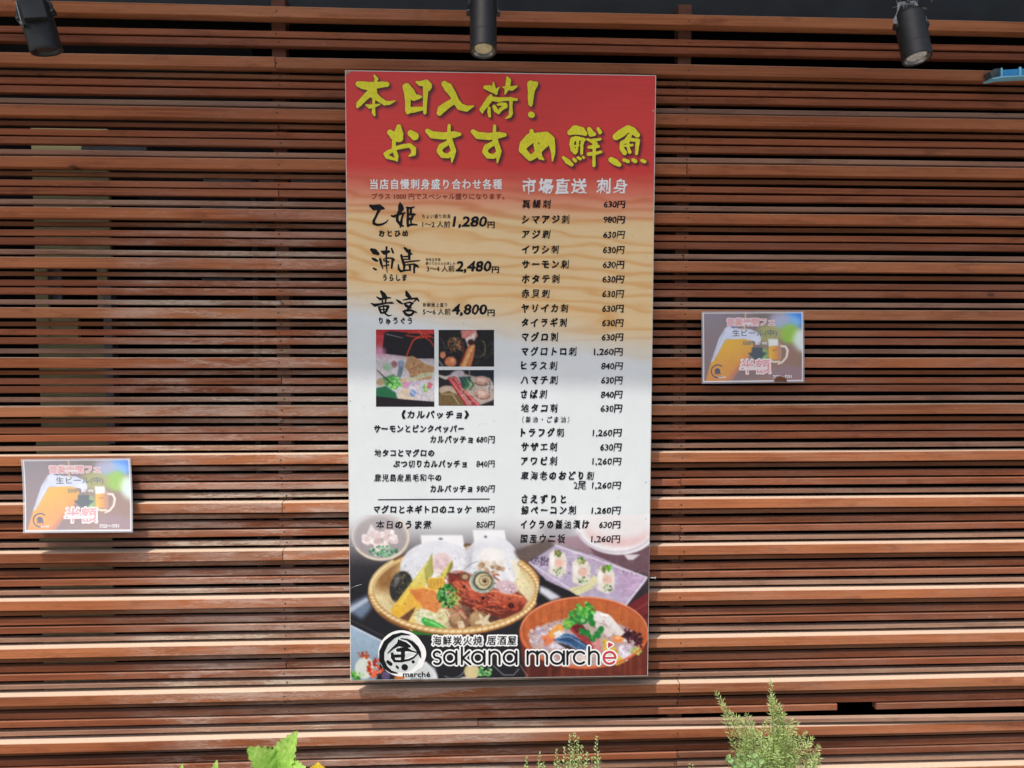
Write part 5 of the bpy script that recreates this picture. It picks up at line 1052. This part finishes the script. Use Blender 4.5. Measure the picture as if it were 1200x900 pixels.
def needle(p, d, l, w, rnd):
    d = d.normalized(); s_ = d.cross(Vector((rnd.gauss(0, 1), rnd.gauss(0, 1), rnd.gauss(0, 1)))).normalized(); n = d.cross(s_)
    curve = n*l*rnd.uniform(-.15, .15)
    V = [p, p+d*l*.45+s_*w+curve*.6, p+d*l, p+d*l*.45-s_*w+curve*.6, p+d*l*.45+n*w*.45+curve*.6]
    return V, [(0, 1, 4), (1, 2, 4), (2, 3, 4), (3, 0, 4)]
def herb(name, label, cat, stems, mat, step, lrange, wr, spread, seed, r0=.0016, pairs=False):
    rnd = random.Random(seed); base = P1(*stems[0][0], YH); e = empty(name, (base.x, YH, -1.23), label, cat)
    SV, NV = [], []
    for st in stems:
        off = rnd.uniform(-.05, .04); pts = []
        for i, (u, v) in enumerate(st): k = i/(len(st)-1); pts.append(P1(u, v, YH+off*k))
        pts[0].z = -1.235; c = bez(pts, 9); n = len(c)
        SV.append(tube_vf(c, [r0*(1-.7*i/n) for i in range(n)], 6))
        Lc = [0]
        for a, b in zip(c[:-1], c[1:]): Lc.append(Lc[-1]+(b-a).length)
        s_ = .04; ang = rnd.uniform(0, 6)
        while s_ < Lc[-1]:
            i = max(0, min(n-2, next((j for j in range(n-1) if Lc[j+1] >= s_), n-2))); f = (s_-Lc[i])/max(1e-6, Lc[i+1]-Lc[i]); p = c[i].lerp(c[i+1], f); td = (c[i+1]-c[i]).normalized()
            frac = s_/Lc[-1]; a1 = td.cross(Vector((0, 1, 0))).normalized(); a2 = td.cross(a1)
            for q in ((0, math.pi) if pairs else (0, 2.2, 4.3)):
                an = ang+q+rnd.uniform(-.4, .4); d = td*rnd.uniform(.45, 1.0)+(a1*math.cos(an)+a2*math.sin(an))*spread
                l = rnd.uniform(*lrange)*(1-.5*max(0, frac-.8)/.2*.8); NV.append(needle(p, d, l, wr*rnd.uniform(.8, 1.2), rnd))
            ang += 1.57 if pairs else 1.1; s_ += step*rnd.uniform(.8, 1.2)
        for _ in range(5): NV.append(needle(c[-1], (c[-1]-c[-2]).normalized()+Vector((rnd.gauss(0, .4), rnd.gauss(0, .4), rnd.gauss(0, .3))), lrange[0], wr*.8, rnd))
    part('stems', *merge(SV), M_stem, e); o = part('leaves', *merge(NV), mat, e); o['kind'] = 'stuff'
    return e
rr = random.Random(4); st = [[(884, 975), (874, 900), (862, 855), (840, 813)], [(912, 975), (918, 890), (908, 840), (903, 799)]]
tips = [(866, 842), (876, 838), (884, 848), (897, 846), (912, 832), (920, 838), (928, 845), (936, 848), (944, 860), (950, 866), (956, 876), (958, 886), (953, 893), (905, 858), (916, 862), (926, 866), (890, 862), (880, 868), (872, 872), (868, 884), (896, 876), (908, 878), (922, 880), (934, 878), (944, 884), (938, 892), (926, 894), (910, 893), (894, 892), (930, 858), (900, 868), (886, 884), (859, 836), (850, 826), (901, 818), (910, 820)]
for (u, v) in tips+[(u+rr.uniform(-9, 9), v+rr.uniform(4, 22)) for u, v in tips[::2]]:
    b0 = 880+(u-850)/110*60+rr.uniform(-10, 10); st.append([(b0, 980), (b0*.6+u*.4+rr.uniform(-14, 14), 930), (u+(900-u)*.22+rr.uniform(-9, 9), v+26), (u+rr.uniform(-3, 3), v)])
herb('rosemary_plant', 'bushy pale green rosemary with needle leaves in front of the slats at lower right', 'plant', st, M_rose, .0052, (.013, .026), .00150, 1.05, 5)
st = [[(x0, 975), (x0+dx, 925), (x1, y1+22), (x1, y1)] for x0, dx, x1, y1 in ((622, 0, 617, 889), (634, 2, 632, 884), (650, 0, 652, 881), (660, 3, 668, 863), (672, 0, 673, 861), (678, 2, 677, 866), (700, 0, 699, 865), (690, -3, 688, 884), (682, 0, 682, 876), (664, 0, 662, 878), (670, 2, 671, 884), (676, 0, 678, 889), (658, 0, 656, 893), (695, 0, 694, 890), (668, 0, 667, 895), (684, 0, 686, 896), (651, 0, 650, 897), (636, 0, 637, 895), (705, 0, 703, 890))]
herb('thyme_plant', 'pale sprigs with short blunt leaves rising below the middle of the sign', 'plant', st, M_thyme, .0065, (.009, .0145), .0022, 1.0, 9, .0012, True)
st = [[(u, 975), (u+2, 930), (u+dx, v+8), (u+dx, v)] for u, dx, v in ((806, 2, 896), (814, -2, 898))]
herb('seedling', 'tiny green shoot just showing left of the rosemary', 'plant', st, M_thyme, .012, (.006, .009), .0016, .7, 12, .001, True)

def leaf_mesh(L0, W0, teeth, rnd, fold=.25, curl=.3, tooth=.10):
    tooth *= .95; n = teeth*2; V = []; F = []
    for i in range(n+1):
        t_ = i/n; w = W0*(math.sin(math.pi*min(1, t_**.8))**.75)*(1-.25*t_)+(.0 if i in (0, n) else .0)
        if i % 2 and 0 < i < n: w += W0*tooth*2*min(1, 3.2*(1-t_))
        z = -curl*L0*(t_-.3)**2
        ty = t_*L0+(L0*.02 if i % 2 else 0)
        V += [(0, t_*L0, z), (w*.5, ty-.0, z+fold*w*.35+rnd.uniform(-1, 1)*W0*.05), (w, ty+W0*.06*(i % 2), z+fold*w*.9+rnd.uniform(-1, 1)*W0*.09), (-w*.5, ty, z+fold*w*.35), (-w, ty+W0*.06*(i % 2), z+fold*w*.9+rnd.uniform(-1, 1)*W0*.09)]
    for i in range(n):
        a, b = i*5, (i+1)*5
        F += [(a, a+1, b+1, b), (a+1, a+2, b+2, b+1), (a, b, b+3, a+3), (a+3, b+3, b+4, a+4)]
    return V, F
def put_leaf(e, base, tip, wide, facing, teeth, mat, seed, tooth=.10, fold=.3, curl=.35, name='leaf'):
    rnd = random.Random(seed); d = tip-base; l = d.length; d.normalize(); nrm = Vector(facing); nrm = (nrm-d*nrm.dot(d)).normalized(); s_ = d.cross(nrm)
    V, F = leaf_mesh(l, wide, teeth, rnd, fold, curl, tooth)
    return part(name, [base+s_*x+d*y+nrm*z for x, y, z in V], F, mat, e, True)
def soilpt(u, Y=YH): p = P1(u, 960, Y); p.z = -1.232; return p
shp = empty('shiso_plant', soilpt(322), 'bright green herb with broad saw-toothed leaves at the bottom left of the sign', 'plant')
stem_top = P1(325, 905, YH); part('stem', *tube_vf(bez([soilpt(324), P1(322, 945, YH), stem_top], 6), .0028, 8), M_stem, shp)
put_leaf(shp, stem_top, P1(343, 861.5, YH-.02), .038, (-.2, -1, .5), 9, M_shiso, 1)
put_leaf(shp, P1(326, 908, YH), P1(294, 878, YH-.045), .040, (.1, -.8, .8), 9, M_shiso, 2)
put_leaf(shp, P1(325, 910, YH-.01), P1(352, 897, YH-.055), .034, (0, -.6, 1), 11, M_shiso, 3)
put_leaf(shp, P1(322, 912, YH-.01), P1(300, 905, YH-.06), .034, (0, -.6, 1), 11, M_shiso, 4)
for nm, u, v, w, lab in (('shiso_seedling', 253, 892.5, .012, 'small saw-toothed leaf tip just showing left of the broad herb'), ('shiso_seedling', 213, 896, .008, 'tiniest green leaf tip at the bottom edge, farthest left of the herbs')):
    e = empty(nm, soilpt(u), lab, 'plant'); part('stem', *tube_vf([soilpt(u), P1(u, 915, YH)], .0016, 6), M_stem, e); put_leaf(e, P1(u-3, 916, YH), P1(u, v, YH), w, (0, -1, .3), 7, M_shiso, int(u)); put_leaf(e, P1(u+2, 918, YH), P1(u+13, 906, YH-.02), w, (0, -1, .6), 7, M_shiso, int(u)+1)
org = empty('oregano_plant', soilpt(872, YH-.06), 'clump of small rounded soft green leaves at the left foot of the rosemary', 'plant'); rnd = random.Random(6)
sv = []
for (u, v) in ((852, 889), (860, 892), (868, 884), (874, 892), (881, 884), (889, 890), (866, 898), (880, 899), (893, 899), (857, 901)):
    top = P1(u, v, YH-.06); b0 = soilpt(872+(u-872)*.5, YH-.06); sv.append(tube_vf(bez([b0, b0.lerp(top, .6)+Vector((rnd.uniform(-.01, .01), 0, 0)), top], 5), .0011, 6))
    for k in range(4 if v < 893 else 3):
        an = rnd.uniform(0, 6.28); d = Vector((math.cos(an), -.35, abs(math.sin(an))*.9+.1)).normalized(); l = rnd.uniform(.013, .021); put_leaf(org, top-Vector((0, 0, k*.004)), top-Vector((0, 0, k*.004))+d*l, l*.42, (rnd.uniform(-.4, .4), -1, .6), 4, M_oreg, int(u)*7+k, .0)
part('stems', *merge(sv), M_stem, org)
fl = empty('yellow_flower', soilpt(371), 'yellow flower head just showing at the bottom edge right of the broad herb', 'flower'); c = P1(372, 905, YH)
part('stem', *tube_vf(bez([soilpt(372), P1(370, 940, YH), c], 6), .0015, 6), M_stem, fl)
for k in range(5):
    a = math.pi/2+k*2*math.pi/5; d = Vector((math.cos(a), -.25, math.sin(a))).normalized(); put_leaf(fl, c, c+d*.024, .021, (0, -1, .2), 5, M_yellow, 40+k, .0, .08, .9, 'petal')
part('flower_center', *tube_vf([c+Vector((0, .002, 0)), c+Vector((0, -.006, 0))], .004, 10), plain('orange_center', (.6, .25, .02, 1), .6), fl)

# smaller pieces hang under the part they belong to
SUB = {'lens': 'housing', 'reflector': 'housing', 'knob': 'yoke_arm', 'driver_lip': 'driver_box', 'cooling_fin': 'driver_box', 'lettering': 'print', 'lettering_outline': 'print',
       'emblem_shade': 'emblem_disc', 'emblem_outline': 'emblem_disc', 'logotype': 'logotype_outline', 'rib': 'body', 'flange': 'body', 'feet': 'side_board'}
bpy.context.view_layer.update()
for root in [o for o in COL.objects if o.type == 'EMPTY' and o.parent is None]:
    kids = list(root.children)
    for kd_ in kids:
        base_ = kd_.name.split('.')[0]; want = SUB.get(base_) or ('emblem_disc' if base_ == 'emblem' and root.name.startswith('menu') else 'print' if base_ == 'emblem' else None)
        if not want: continue
        tgt = [k2 for k2 in kids if k2.name.split('.')[0] == want]
        if tgt: kd_.parent = tgt[0]; kd_.matrix_parent_inverse = Matrix.Identity(4)
